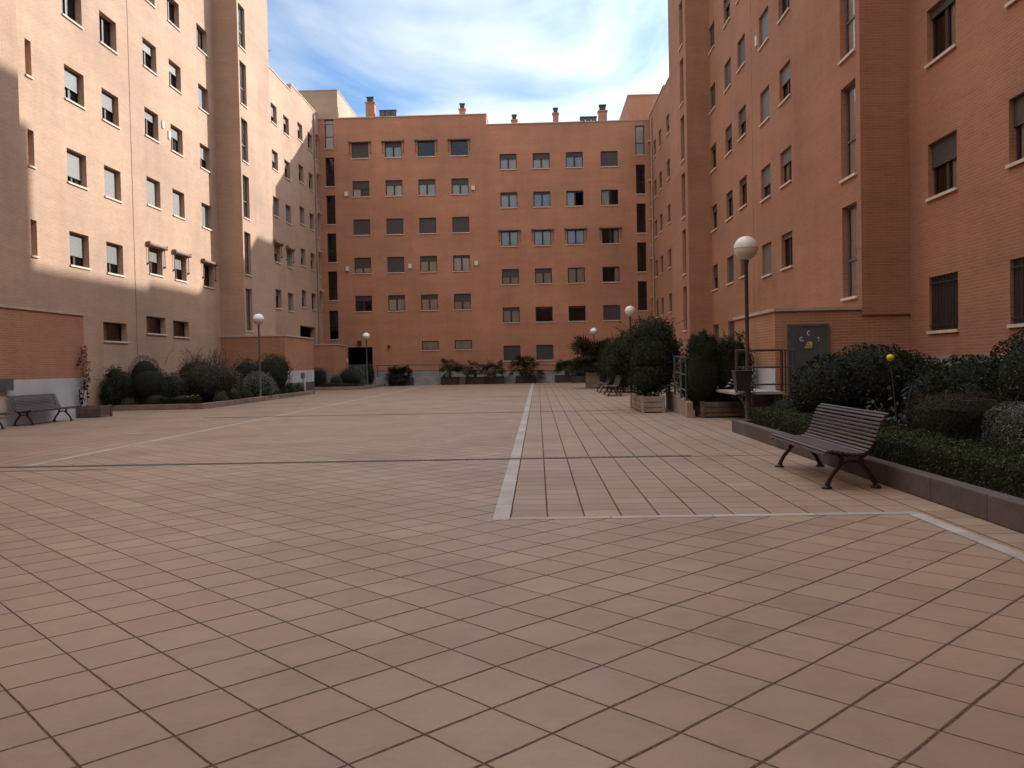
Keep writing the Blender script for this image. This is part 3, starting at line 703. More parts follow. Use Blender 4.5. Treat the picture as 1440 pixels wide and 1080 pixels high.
m = MB(); m.box(XS + .003, X_R - .01, Y_B - .007, Y_B, 0, .75); m.build('plinth', PLINTHG, b.o)

# ---- right wing ------------------------------------------------------------
FR = ('X', X_R, -1); XTR = 7.15; FTR = ('X', XTR, -1)
b = Bld('lower brick wing at the far right behind the stair tower', (11, 53, 0)); BRW = b
rr = [4.35 + 2.71 * k for k in range(5)]
for k in range(5):
    b.win(FR, 52.6, rr[k], 1.12, sh=(.9, 1, .9, .4, .5)[k], shm=SHUTD); b.win(FR, 55.96, rr[k], 1.14, sh=(1, .9, 1, .3, 1)[k], shm=SHUTD)
    b.win(FR, 58.4, rr[k], 1.12, sh=(1, .8, .9, 1, .3)[k], shm=SHUTD)
    b.win(FR, 60.3, rr[k] - .25, .72, 1.55, kind='one', sh=.2, shm=SHUTD)
    wbox(b.o, 'canopy', FR, 60.3, rr[k] + 1.45, .85, .06, .22, SILL)
m = MB(); TR1, TR2 = 18.3, 18.55
facade(m, FR, 45.2, Y_B, 0, TR1, b.h[FR])
mw = m; m = MB(); m.poly([(X_R, Y_B, TR1), (X_R, 54.0, TR1), (X_R, 54.0, TR2), (X_R, Y_B, TR2)]); m.poly([(X_R, 54, TR1), (X_R + .3, 54, TR1), (X_R + .3, 54, TR2), (X_R, 54, TR2)])
m.poly([(X_R + .3, Y_B, TR1 - .2), (X_R + .3, 54.0, TR1 - .2), (X_R + .3, 54.0, TR2), (X_R + .3, Y_B, TR2)]); m.build('parapet', BRR, b.o); m = mw
m.poly([(20, 45.2, 0), (20, 61, 0), (20, 61, TR1), (20, 45.2, TR1)])
m.build('wall', BRR, b.o)
m = MB(); m.box(X_R + .002, 20, 45.22, Y_B + .01, TR1 - .3, TR1 - .2); m.build('roof', ROOFM, b.o)
m = MB(); band(m, X_R, X_R + .25, 45.24, 53.95, TR1); band(m, X_R, X_R + .25, 54.04, Y_B - .04, TR2); m.build('coping', COPING, b.o)
m = MB(); m.tube([(X_R - .09, 59.35, .6), (X_R - .09, 59.35, TR2 - .4)], .055, 8); m.build('drainpipe', PIPE, b.o)

# ---- right tall block ------------------------------------------------------
b = Bld('tall brick apartment block in shade along the right side', (11, 20, 0)); BRT = b
TOPR = 22.0
ef = [4.33 + 2.716 * k for k in range(6)]; cb = [1.86 + 2.722 * k for k in range(7)]; nr_ = [1.86, 4.61, 7.36]
stF = [(.12, None), (.36, 'l'), (.45, None), (.2, 'R'), (.3, 'L'), (.3, None)]; stE2 = [(1, None), (.55, 'R'), (1, None), (1, None), (.5, 'L'), (1, None)]
for k, z in enumerate(ef):
    b.win(FR, 28.2, z, sh=stF[k][0], cur=stF[k][1], tone=1); b.win(FR, 30.65, z, sh=stE2[k][0], cur=stE2[k][1], tone=1)
stD2 = [1, .95, .18, .45, 1, .4, 1]; stC2 = [1, 1, .2, .42, 1, .3, 1]; stB2 = [1, .5, .25, .12, 1, .9, 1]
for k, z in enumerate(cb):
    if k > 0: b.win(FR, 33.97, z + .06, sh=stD2[k], shm=SHUTD)
    b.win(FR, 36.35, z, sh=stC2[k], shm=SHUTD); b.win(FR, 39.45, z, sh=stB2[k], shm=SHUTD)
b.win(FR, 17.5, nr_[0], kind='bars'); b.win(FR, 17.5, nr_[1], sh=.42, cur='R', tone=1, shm=SHUTD); b.win(FR, 17.5, nr_[2], sh=.14, cur='R', tone=1, shm=SHUTD)
b.win(FR, 14.45, nr_[0], kind='bars'); b.win(FR, 14.45, nr_[1], sh=.4, cur='l', shm=SHUTD); b.win(FR, 14.45, nr_[2], sh=.4, shm=SHUTD)
for k in range(3): b.win(FTR, 19.72, 2.72 + 2.73 * k, .92, 2.1, kind='slot', cur='B', fm=FRAMEW)
for k in range(7): b.win(FTR, 41.4, 2.8 + 2.71 * k, .95, 2.12, kind='slot', cur='B' if k > 3 else None, fm=FRAMEW)
m = MB()
facade(m, FR, -6, 45.2, 0, TOPR, b.h[FR])
h1 = [h for h in b.h[FTR] if h[0] < 30]; h2 = [h for h in b.h[FTR] if h[0] > 30]
for y0, y1, hh, zb in ((19.0, 23.8, h1, 2.28), (40.2, 45.2, h2, .02)):
    facade(m, FTR, y0, y1, zb, TOPR, hh)
    m.poly([(XTR, y0, zb), (X_R, y0, zb), (X_R, y0, TOPR), (XTR, y0, TOPR)]); m.poly([(X_R, y1, zb), (XTR, y1, zb), (XTR, y1, TOPR), (X_R, y1, TOPR)])
    m.poly([(XTR, y0, zb), (XTR, y1, zb), (X_R, y1, zb), (X_R, y0, zb)])
m.poly([(X_R, 45.2, 0), (20, 45.2, 0), (20, 45.2, TOPR), (X_R, 45.2, TOPR)]); m.poly([(X_R, -6, 0), (X_R, -6, TOPR), (20, -6, TOPR), (20, -6, 0)])
m.poly([(20, -6, 0), (20, -6, TOPR), (20, 45.2, TOPR), (20, 45.2, 0)])
m.build('wall', BRR, b.o)
m = MB(); m.box(X_R + .002, 20, -5.98, 45.18, TOPR - .3, TOPR - .2)
for y0, y1 in ((19.0, 23.8), (40.2, 45.2)): m.box(XTR + .01, X_R, y0 + .01, y1 - .01, TOPR - .3, TOPR - .2)
m.build('roof', ROOFM, b.o)
m = MB(); band(m, X_R, X_R + .25, -6, 18.9, TOPR); band(m, X_R, X_R + .25, 23.9, 40.1, TOPR); band(m, XTR, XTR + .25, 19.0, 23.8, TOPR); band(m, XTR, XTR + .25, 40.2, 45.2, TOPR); m.build('coping', COPING, b.o)
m = MB(); m.box(X_R - .012, X_R, 32.4, 32.45, 2.0, TOPR - .1); m.build('expansion_joint', LINE, b.o)
m = MB(); m.box(X_R - .012, X_R, -6, 18.98, 0, 1.28); m.box(X_R - .02, X_R, -6, 18.98, 1.28, 1.36, 1); m.build('plinth', [PLINTHG, KERBP], b.o)
wbox(b.o, 'vent', FR, 31.6, 12.75, .2, .35, .05, WHITEP)

# ---- unseen block added behind the viewpoint to shade the near plaza ---------------------------
FQ = ('Y', -9.0)
b = Bld('unseen brick block added behind the viewpoint to shade the near plaza', (-4, -9, 0))
m = MB(); m.box(X_L + .01, X_R - .01, -16, -3.2, 0, 19, 0, None, 'b'); m.build('wall', BRB, b.o)
m = MB(); band(m, X_L + .05, X_R - .05, -16, -3.2, 19); m.build('coping', COPING, b.o)

# ---- brick annexes below the towers ----------------------------------------
G_AN = 'low brick annexes under the stair towers'
def annex(label, x0, x1, y0, y1, zt, mat, plz, pls, loc):
    o = thing('brick_annex', label, 'annex', loc, 0, G_AN)
    m = MB(); m.box(x0, x1, y0, y1, 0, zt, 0, None, 'b'); m.build('wall', mat, o)
    m = MB(); m.box(x0 - .04, x1 + .04, y0 - .04, y1 + .04, zt, zt + .07); m.build('coping', COPING, o)
    for (a, bb, c, d), z0, z1, mt in pls:
        m = MB(); m.box(a, bb, c, d, z0, z1); m.build('plinth', mt, o)
    return o
an1 = annex('long brick annex on the left behind the two benches, pale plinth below', X_L + .002, -13.9, 13.6, 25.8, 3.1, BRA, 0, [((-13.9, -13.885, 13.59, 25.81), 0, 1.2, PLINTH), ((X_L + .01, -13.9, 25.8, 25.812), 0, 1.2, PLINTH)], (-14.6, 20, 0))
m = MB(); m.box(-13.885, -13.74, 20.6, 21.95, .93, 1.24); m.build('meter_box', METALG, an1)
m = MB(); m.box(-13.885, -13.86, 20.4, 21.85, .25, .9); m.build('hatch', SILL, an1)
an2 = annex('brick annex between the left garden bed and the far left tower', X_L + .002, -12.25, 41.1, 46.3, 2.93, BRA, 0, [((X_L + .01, -12.235, 41.088, 41.1), 0, 1.25, PLINTH), ((-12.25, -12.235, 41.1, 46.31), .62, 1.25, PLINTH), ((-12.25, -12.23, 41.1, 46.32), 0, .62, KERB)], (-13.8, 44, 0))
m = MB(); m.box(-12.235, -12.19, 43.7, 44.3, .85, 1.12); m.build('panel', METALG, an2)
m = MB(); m.tube([(-12.16, 44.1, .05), (-12.16, 44.1, .85)], .05, 8); m.build('pipe', WHITEP, an2)
an3 = annex('smallest brick annex, beside the dark garage opening', X_L + .002, -12.55, 52.2, 56.0, 2.75, BRA, 0, [((X_L + .01, -12.535, 52.188, 52.2), 0, 1.0, PLINTHG), ((-12.55, -12.535, 52.2, 56.01), 0, .95, PLINTHG)], (-13.9, 54, 0))
wbox(an3, 'intercom', ('X', -12.55, 1), 55.75, 1.7, .14, .22, .06, WHITEP)
an4 = annex('brick annex on the right with the grey warning door', 5.26, X_R - .002, 19.05, 22.9, 2.40, BRA, 0, [((5.245, 5.26, 19.05, 22.91), 0, 1.13, PLINTH)], (6.7, 21, 0))
m = MB(); m.box(5.57, 6.37, 18.99, 19.05, .05, 2.05); m.box(5.52, 5.57, 18.98, 19.05, 0, 2.1, 1); m.box(6.37, 6.42, 18.98, 19.05, 0, 2.1, 1); m.box(5.57, 6.37, 18.98, 19.05, 2.05, 2.1, 1)
for k in range(6): m.box(5.62, 6.32, 18.985, 18.99, .25 + k * .05, .275 + k * .05, 1)
dr = m.build('door', [DOORG, METALG], an4)
# marks on the door: curved letters and the yellow warning triangle
def ring(m, cx, cz, ro, ri, a0, a1, y0, y1, sx=1.0, n=14):
    for k in range(n):
        t0 = R_(a0 + (a1 - a0) * k / n); t1 = R_(a0 + (a1 - a0) * (k + 1) / n)
        P = [(cx + sx * r * math.cos(t), y, cz + r * math.sin(t)) for y in (y0, y1) for r, t in ((ri, t0), (ro, t0), (ro, t1), (ri, t1))]
        i = len(m.v); m.v += P
        for q in ((0, 1, 2, 3), (7, 6, 5, 4), (0, 4, 5, 1), (2, 6, 7, 3), (1, 5, 6, 2), (0, 3, 7, 4)): m.f.append(tuple(i + k2 for k2 in q)); m.m.append(0)
m = MB(); ring(m, 5.975, 1.905, .052, .032, 50, 310, 18.982, 18.989, .75); ring(m, 5.815, 1.775, .05, .03, 40, 330, 18.982, 18.989, .8); m.box(5.835, 5.862, 18.982, 18.989, 1.725, 1.745)
m.box(6.165, 6.205, 18.982, 18.989, 1.80, 1.815); m.box(6.18, 6.195, 18.982, 18.989, 1.765, 1.80); m.box(6.175, 6.20, 18.982, 18.989, 1.722, 1.737)
m.build('lettering', WHITEP, dr)
YSIGN = mat_simple("sign_yellow", (.62, .47, .17), .5, nscale=6, var=.12)
sg = thing('warning_sign', 'small yellow sign with a black triangle on the grey annex door', 'sign', (5.97, 18.985, 1.6))
m = MB(); pts = [(5.885, 1.575), (6.045, 1.575), (6.045, 1.715), (5.945, 1.715)]
m.poly([(x, 18.980, z) for x, z in pts]); m.poly([(x, 18.988, z) for x, z in reversed(pts)])
for i in range(4):
    a, c = pts[i], pts[(i + 1) % 4]; m.poly([(a[0], 18.988, a[1]), (c[0], 18.988, c[1]), (c[0], 18.98, c[1]), (a[0], 18.98, a[1])])
m.build('plate', YSIGN, sg)
m = MB(); tri = [(5.91, 1.60), (6.02, 1.60), (5.965, 1.695)]
for i in range(3):
    a, c = Vector(tri[i]), Vector(tri[(i + 1) % 3]); d = (c - a).normalized(); nn_ = Vector((-d.y, d.x)) * .006
    m.poly([(p.x, 18.977, p.y) for p in (a - nn_, c - nn_, c + nn_, a + nn_)])
m.poly([(5.96, 18.977, 1.622), (5.972, 18.977, 1.64), (5.966, 18.977, 1.64), (5.972, 18.977, 1.665), (5.958, 18.977, 1.643), (5.964, 18.977, 1.643)])
m.build('triangle', DARK, sg)

# ---- roof antenna ----------------------------------------------------------
m = MB(); m.tube([(-15.6, 50.2, 18.9), (-15.6, 50.2, 20.3)], .025, 6); m.tube([(-15.95, 50.2, 19.95), (-15.3, 50.2, 20.1)], .015, 5)
for k in range(4): x = -15.9 + k * .14; m.tube([(x, 50.0, 19.96 + k * .03), (x, 50.4, 19.96 + k * .03)], .01, 4)
tag(m.build('antenna', METALG), 'thin rooftop television antenna on the left wing parapet', 'antenna')

# ------------------------------------------------------------------ access ramp at the back
rp = thing('access_ramp', 'long low concrete ramp with brown rails along the back facade', 'ramp', (-3, 60, 0))
def zr(x): return .62 - .30 * max(0, min(1, (x + 9) / 14))
m = MB(); xs = [-11.4, -9, -6, -3, 0, 3, 6.2]
for a, c in zip(xs[:-1], xs[1:]):
    m.poly([(a, 59.75, 0), (c, 59.75, 0), (c, 59.75, zr(c)), (a, 59.75, zr(a))]); m.poly([(a, 59.75, zr(a)), (c, 59.75, zr(c)), (c, 59.95, zr(c)), (a, 59.95, zr(a))])
    m.poly([(a, 59.95, zr(a)), (c, 59.95, zr(c)), (c, 59.95, zr(c) - .15), (a, 59.95, zr(a) - .15)]); m.poly([(a, 59.95, zr(a) - .15), (c, 59.95, zr(c) - .15), (c, 60.99, zr(c) - .15), (a, 60.99, zr(a) - .15)])
m.poly([(-11.4, 59.75, 0), (-11.4, 59.75, .62), (-11.4, 60.99, .62), (-11.4, 60.99, 0)]); m.build('ramp_body', CONC, rp)
m = MB()
for hgt in (.42, .82): m.tube([(x, 59.85, zr(x) + hgt) for x in xs], .028, 6)
m.build('handrail', METALB, rp)
for x in [-11.3 + 2.2 * k for k in range(8)]:
    m = MB(); m.tube([(x, 59.85, zr(x) - .02), (x, 59.85, zr(x) + .82)], .025, 6); m.build('post', METALB, rp)

# ------------------------------------------------------------------ entrance landing on the right
ld = thing('entrance_landing', 'raised concrete landing with brown railing beside the right annex', 'landing', (4.6, 20, 0))
m = MB(); m.box(4.2, 5.24, 18.3, 20.0, .60, .655); m.box(4.2, 5.24, 20.002, 24.4, .60, .654)
m.build('slab', CONC, ld)
m = MB(); m.box(4.66, 4.95, 18.65, 19.0, 0, .598); m.build('support', KERB, ld)
m = MB(); m.box(5.10, 5.235, 18.42, 18.62, 0, .598); m.build('support', KERB, ld)
m = MB(); m.box(4.9, 5.24, 19.1, 24.3, 0, .598); m.build('support', KERB, ld)
m = MB()
P = [(3.5, 20.22), (3.64, 20.22), (3.78, 24.5), (3.64, 24.5)]; Z = [.37, .37, .5, .5]
m.poly([(p[0], p[1], z) for p, z in zip(P, Z)])
for i in range(4):
    a, c = P[i], P[(i + 1) % 4]; m.poly([(a[0], a[1], 0), (c[0], c[1], 0), (c[0], c[1], Z[(i + 1) % 4]), (a[0], a[1], Z[i])])
m.build('side_wall', CONCT, ld)
m = MB()
for z in (.81, 1.18, 1.54): m.tube([(4.22, 18.34, z), (5.22, 18.34, z)], .02 if z < 1.5 else .026, 8); m.tube([(5.22, 18.34, z), (5.46, 18.30, z)], .016, 6)
m.build('handrail', METALB, ld)
for x, y in ((4.24, 18.34), (5.19, 18.34), (5.27, 18.33), (5.35, 18.32), (5.45, 18.30)):
    m = MB(); r_ = .034 if x < 5.2 else .016; m.tube([(x, y, .6), (x, y, 1.54)], r_, 8); m.build('post', METALB, ld)
m = MB()
for z in (.62, 1.0, 1.42): m.tube([(3.58, 20.6, z), (3.70, 24.2, z + .08)], .02, 6)
m.tube([(3.58, 20.6, 1.42), (3.9, 20.6, 1.42)], .02, 6); m.build('handrail', METALG, ld)
for x, y in ((3.585, 20.75), (3.60, 21.6), (3.65, 22.9), (3.69, 24.1)):
    m = MB(); m.tube([(x, y, .36), (x, y, 1.46)], .03, 8); m.box(x - .06, x + .06, y - .06, y + .06, .38, .42); m.build('post', METALG, ld)

# ------------------------------------------------------------------ street lamps
def lamp_post(label, x, y, zc, half):
    o = thing('street_lamp', label, 'street lamp', (x, y, 0), 0, 'globe street lamps in the garden beds')
    m = MB(); m.lathe([(.001, 0), (.10, 0), (.10, .03), (.065, .06), (.055, .5), (.052, 1.1), (.038, 1.14), (.036, zc - .32), (.05, zc - .30), (.06, zc - .24), (.001, zc - .24)], 16); m.build('post', METALB if not half else METALG, o, True, False)
    r = .232; k0 = 9
    prof = [(max(.001, r * math.sin(math.pi * i / 18)), -r * math.cos(math.pi * i / 18)) for i in range(19)]
    m = MB(); m.lathe([(a, z + zc) for a, z in prof[:k0 + 1]], 28); m.build('lower_globe', GLOBE, o, True, False)
    m = MB(); m.lathe([(a * 1.01, z * 1.01 + zc) for a, z in prof[k0:]], 28); m.build('upper_globe', GLOBET if half else GLOBE, o, True, False)
    m = MB(); m.lathe([(.228, zc - .006), (.238, zc - .006), (.238, zc + .006), (.228, zc + .006)], 28); m.build('band', SILL, o, True, False)
    return o
lamp_post('nearest globe lamp, on a brown post in front of the right annex', 4.12, 16.9, 3.53, False)
lamp_post('globe lamp rising from the left garden bed by the silver bush', -11.9, 36.2, 3.49, True)
lamp_post('globe lamp on a grey post before the garage opening', -10.87, 54.0, 3.30, True)
lamp_post('globe lamp showing above the big leafy planter shrub', 4.08, 37.5, 3.56, False)
lamp_post('farthest globe lamp, above the spiky dark palm on the right', 3.77, 57.0, 3.42, True)
bn = thing('litter_bin', 'dark litter bin hung on the nearest lamp post', 'litter bin', (4.03, 16.85, .75))
m = MB(); t0, t1 = .12, .165
P0 = [(3.99 + sx * t0, 16.82 + sy * t0, .74) for sx, sy in ((-1, -1), (1, -1), (1, 1), (-1, 1))]; P1 = [(3.99 + sx * t1, 16.82 + sy * t1, 1.13) for sx, sy in ((-1, -1), (1, -1), (1, 1), (-1, 1))]
m.poly(list(reversed(P0)))
for i in range(4): j = (i + 1) % 4; m.poly([P0[i], P0[j], P1[j], P1[i]])
m.build('body', FRAME, bn)
m = MB(); [m.tube([P1[i], P1[(i + 1) % 4]], .012, 6) for i in range(4)]; m.build('rim', METALB, bn)

# ------------------------------------------------------------------ benches
def bench_master(label):
    # local: +Y along the bench, -X is the front, z up; origin at the ground, middle
    o = thing('park_bench', label, 'bench', (0, 0, 0), 0, 'slatted benches with iron legs')
    L = 2.16
    prof = [(-.32, .345), (-.335, .375), (-.30, .405), (-.22, .400), (-.14, .385), (-.05, .372), (.04, .368), (.10, .385), (.145, .43), (.175, .485), (.20, .54), (.22, .60), (.24, .66), (.262, .715), (.295, .76), (.335, .775)]
    def resample(P, n):
        d = [0]
        for a, c in zip(P[:-1], P[1:]): d.append(d[-1] + math.hypot(c[0] - a[0], c[1] - a[1]))
        return [(float(np.interp(d[-1] * k / n, d, [q[0] for q in P])), float(np.interp(d[-1] * k / n, d, [q[1] for q in P]))) for k in range(n + 1)]
    sp, bp = resample(prof[:8], 9), resample(prof[7:], 11)
    def slats(m, pts):
        for (x0, z0), (x1, z1) in zip(pts[:-1], pts[1:]):
            d = Vector((x1 - x0, 0, z1 - z0)); l = d.length; a = math.atan2(d.z, d.x)
            M = Matrix.Translation(((x0 + x1) / 2, 0, (z0 + z1) / 2)) @ Matrix.Rotation(-a, 4, 'Y')
            hw = l / 2 - .0075
            m.box(-hw, hw, -L / 2, L / 2, -.013, .013, 0, M)
    m = MB(); slats(m, sp); s = m.build('seat', BWOOD, o, world=False, bevel=.007)
    m = MB(); slats(m, bp); s = m.build('backrest', BWOOD, o, world=False, bevel=.007)
    for y in (-.92, .92):
        m = MB()
        def arc(pts, r): m.tube([(x, y, z) for x, z in pts], r, 8)
        arc([(x, z - .026) for x, z in prof[1:]], .016)                       # curved bearer under slats
        arc([(-.25, .0), (-.245, .05), (-.20, .14), (-.13, .22), (-.10, .30), (-.12, .36)], [.034, .026, .024, .024, .026, .03])
        arc([(.24, .0), (.235, .05), (.19, .14), (.12, .22), (.09, .30), (.11, .37)], [.034, .026, .024, .024, .026, .03])
        arc([(-.17, .17), (-.12, .24), (-.04, .28), (.04, .28), (.12, .24), (.16, .17)], .017)
        arc([(.11, .32), (.20, .38), (.235, .52)], .016)
        m.lathe([(.001, 0), (.055, 0), (.055, .015), (.03, .035), (.001, .04)], 10, (-.255, y, 0)); m.lathe([(.001, 0), (.055, 0), (.055, .015), (.03, .035), (.001, .04)], 10, (.245, y, 0))
        m.build('leg', IRON, o, True, False)
    return o
b0 = bench_master('large slatted bench on the right beside the low hedge kerb')
b0.location = (3.235, 9.81, 0); b0.rotation_euler = (0, 0, R_(-1.0))
dup(b0, (-13.48, 22.82, 0), math.pi, 'whole slatted bench before the pale annex plinth at left')
dup(b0, (-13.48, 19.72, 0), math.pi, 'slatted bench cut off by the left edge of the photo')
dup(b0, (3.02, 34.8, 0), R_(0), 'nearer of the two small benches behind the big planter shrub')
dup(b0, (3.0, 38.9, 0), R_(0), 'farther of the two small benches behind the big planter shrub')

# ------------------------------------------------------------------ garden beds
def bed(label, kerbs, soils, km, h=.2):
    o = thing('garden_bed', label, 'garden bed', (kerbs[0][0], kerbs[0][2], 0), 0, 'kerbed garden beds')
    for k in kerbs:
        m = MB(); m.box(k[0], k[1], k[2], k[3], 0, h); m.build('kerb', km, o, bevel=.012)
    m = MB()
    for s in soils:
        nx = max(2, int((s[1] - s[0]) / .35)); ny = max(2, int((s[3] - s[2]) / .35)); i0 = len(m.v)
        for j in range(ny + 1):
            for i in range(nx + 1):
                x = s[0] + (s[1] - s[0]) * i / nx; y = s[2] + (s[3] - s[2]) * j / ny
                m.v.append((x, y, .13 + .05 * noise.noise(Vector((x * 1.3, y * 1.3, 0)))))
        for j in range(ny):
            for i in range(nx): a = i0 + j * (nx + 1) + i; m.f.append((a, a + 1, a + nx + 2, a + nx + 1)); m.m.append(0)
    m.build('soil', SOIL, o)
    return o
bed('garden bed with dark kerb and low hedge on the right', [(3.62, 3.77, -3.19, 16.12), (3.77, 5.2, 15.97, 16.12)], [(3.77, 8.19, -3.19, 15.97), (5.2, 8.19, 15.97, 18.95)], KERB, .225)
bed('long garden bed with pink kerb on the left', [(-15.38, -11.85, 29.4, 29.55), (-11.85, -11.68, 29.4, 44.3)], [(-15.38, -11.85, 29.55, 41.05), (-12.2, -11.85, 41.05, 44.3)], KERBP, .19)
bed('far left garden bed around the smallest annex', [(-15.38, -10.7, 50.9, 51.05), (-10.7, -10.55, 50.9, 58.6)], [(-15.38, -10.7, 51.05, 52.15), (-12.5, -10.7, 52.15, 58.6)], KERBP, .2)

# ------------------------------------------------------------------ plants
rs = np.random.RandomState(11)
def leaf_mesh(C, Nrm, ln, wd, mats, name, parent, core=None, mat_idx=None, tangent=None, jit=.9):
    n = len(C)
    r = rs.normal(size=(n, 3)); nr = Nrm + r * .55; nr /= np.linalg.norm(nr, axis=1)[:, None] + 1e-9
    t = rs.normal(size=(n, 3)) if tangent is None else tangent + rs.normal(size=(n, 3)) * .25
    t -= (t * nr).sum(1)[:, None] * nr; t /= np.linalg.norm(t, axis=1)[:, None] + 1e-9
    b_ = np.cross(nr, t); L = (ln * (1 - .45 * rs.rand(n)))[:, None] if not np.isscalar(ln) else ln * (1 - .45 * rs.rand(n))[:, None]
    Wd = L * (wd / (ln if np.isscalar(ln) else 1))
    V = np.empty((n, 4, 3)); V[:, 0] = C - t * L * .5; V[:, 2] = C + t * L * .5 - nr * L * .12
    V[:, 1] = C + b_ * Wd * .5 + t * L * .05; V[:, 3] = C - b_ * Wd * .5 + t * L * .05
    m = MB(); m.v = [tuple(x) for x in V.reshape(-1, 3)]
    m.f = [(4 * i, 4 * i + 1, 4 * i + 2, 4 * i + 3) for i in range(n)]; m.m = list(mat_idx) if mat_idx is not None else [0] * n
    mats = list(mats)
    if core:
        for (c, r_, p) in core:
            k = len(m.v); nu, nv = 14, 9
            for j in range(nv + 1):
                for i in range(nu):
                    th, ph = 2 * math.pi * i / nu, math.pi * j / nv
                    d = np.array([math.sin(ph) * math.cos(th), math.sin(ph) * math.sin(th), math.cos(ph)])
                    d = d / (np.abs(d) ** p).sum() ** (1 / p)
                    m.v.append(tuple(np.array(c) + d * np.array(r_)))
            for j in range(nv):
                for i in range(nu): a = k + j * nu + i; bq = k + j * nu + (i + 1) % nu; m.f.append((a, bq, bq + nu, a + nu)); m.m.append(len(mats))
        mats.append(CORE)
    return m.build(name, mats, parent, world=False)
def blob_pts(blobs, n, p=2.0, lump=.16, thick=.35, lf=2.6):
    """blobs: (cx,cy,cz,rx,ry,rz) local. returns points and outward normals"""
    A = np.array([bl[3] * bl[5] + bl[4] * bl[5] + bl[3] * bl[4] for bl in blobs]); A = A / A.sum()
    ids = rs.choice(len(blobs), n, p=A); B = np.array(blobs)[ids]
    d = rs.normal(size=(n, 3)); d /= np.linalg.norm(d, axis=1)[:, None]
    q = d / (np.abs(d) ** p).sum(1)[:, None] ** (1 / p)
    nz = np.array([noise.noise(Vector((float(a[0] * lf + i * 3.7 + b_[0]), float(a[1] * lf + b_[1]), float(a[2] * lf)))) for a, i, b_ in zip(d, ids, B)])
    rad = (1 - thick * rs.rand(n) ** 2.2) * (1 + lump * nz)
    C = B[:, :3] + q * B[:, 3:] * rad[:, None]
    return C, d
def shrub(name, label, cat, loc, blobs, n, ln, wd, mats, group=None, p=2.0, lump=.16, thick=.35, zmin=.02, stems=True, lf=2.6, core=.80, midx=None, shoots=None):
    o = thing(name, label, cat, loc, rs.rand() * 0, group)
    C, d = blob_pts(blobs, n, p, lump, thick, lf)
    k = C[:, 2] > zmin; C, d = C[k], d[k]
    mi = None
    if len(mats) > 1: mi = (rs.rand(len(C)) < (midx if midx is not None else .25)).astype(int) if not callable(midx) else midx(C)
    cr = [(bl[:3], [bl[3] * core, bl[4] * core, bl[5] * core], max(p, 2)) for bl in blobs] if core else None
    leaf_mesh(C, d, ln, wd, mats, 'foliage', o, cr, mi)
    if shoots:
        nS, Ls, lp = shoots; ci = rs.choice(len(C), nS); Sp = []; Sd = []; St = []; m = MB()
        for k in ci:
            q = d[k] * np.array([1, 1, .6]) + np.array([0, 0, .55]) + rs.normal(size=3) * .25; q /= np.linalg.norm(q); L_ = Ls * (.4 + .9 * rs.rand()); a0 = C[k] - d[k] * .06
            bend = np.array([q[0], q[1], -.25]) * .25 * L_; m.tube([a0, a0 + q * L_ * .55, a0 + q * L_ + bend], [.005, .004, .002], 4)
            for t_ in np.linspace(.15, 1, lp): Sp.append(a0 + q * L_ * t_ + bend * t_ * t_ + rs.normal(size=3) * .012); Sd.append(rs.normal(size=3) * .6 + np.array([0, 0, .7])); St.append(q + rs.normal(size=3) * .6)
        m.build('twig', BARK, o, world=False); leaf_mesh(np.array(Sp), np.array(Sd), ln * .95, wd * .9, mats[:1], 'shoot_leaves', o, None, None, np.array(St))
    if stems:
        m = MB()
        for k in range(5):
            bl = blobs[k % len(blobs)]; a = rs.rand() * 6.28; e = .45
            m.tube([(bl[0] * .3 + .05 * math.cos(a), bl[1] * .3 + .05 * math.sin(a), -.05), (bl[0] + bl[3] * .2 * math.cos(a), bl[1] + bl[4] * .2 * math.sin(a), bl[2] * .6), (bl[0] + bl[3] * e * math.cos(a), bl[1] + bl[4] * e * math.sin(a), bl[2] + bl[5] * .4)], [.022, .016, .007], 5)
        m.build('stem', BARK, o, world=False)
    return o
def twigs(o, pts_from, n, hgt, ln, mats, nm='twig', spread=.3, leaves=10):
    m = MB(); C = []; 
    for i in range(n):
        p = Vector(pts_from[rs.randint(len(pts_from))]); a = rs.rand() * 6.28; h = hgt * (.5 + .7 * rs.rand())
        q1 = p + Vector((math.cos(a) * spread * .4, math.sin(a) * spread * .4, h * .6)); q2 = p + Vector((math.cos(a) * spread, math.sin(a) * spread, h))
        m.tube([p, q1, q2], [.008, .006, .003], 4)
        for k in range(leaves):
            t = .3 + .7 * rs.rand(); c = p.lerp(q1, t * 2) if t < .5 else q1.lerp(q2, t * 2 - 1)
            C.append(np.array(c) + rs.normal(size=3) * .03)
    m.build(nm, BARK, o, world=False)
    C = np.array(C); leaf_mesh(C, rs.normal(size=C.shape) + np.array([0, 0, .6]), ln, ln * .5, mats, 'tip_leaves', o)
def petals(o, pts, r, mat, nm='flower'):
    for p in pts:
        m = MB()
        for ringk, (cnt, tilt, sc) in enumerate(((6, .25, 1.0), (5, .8, .75), (4, 1.25, .5))):
            for k in range(cnt):
                a = 6.283 * k / cnt + ringk * .5; d = Vector((math.cos(a), math.sin(a), 0)); s_ = Vector((-math.sin(a), math.cos(a), 0)); up = Vector((0, 0, 1))
                t = d * math.cos(tilt) + up * math.sin(tilt); c = Vector(p); L = r * sc
                m.poly([c, c + t * L * .6 + s_ * L * .45, c + t * L + up * L * .15, c + t * L * .6 - s_ * L * .45])
        m.build(nm, mat, o, world=False)

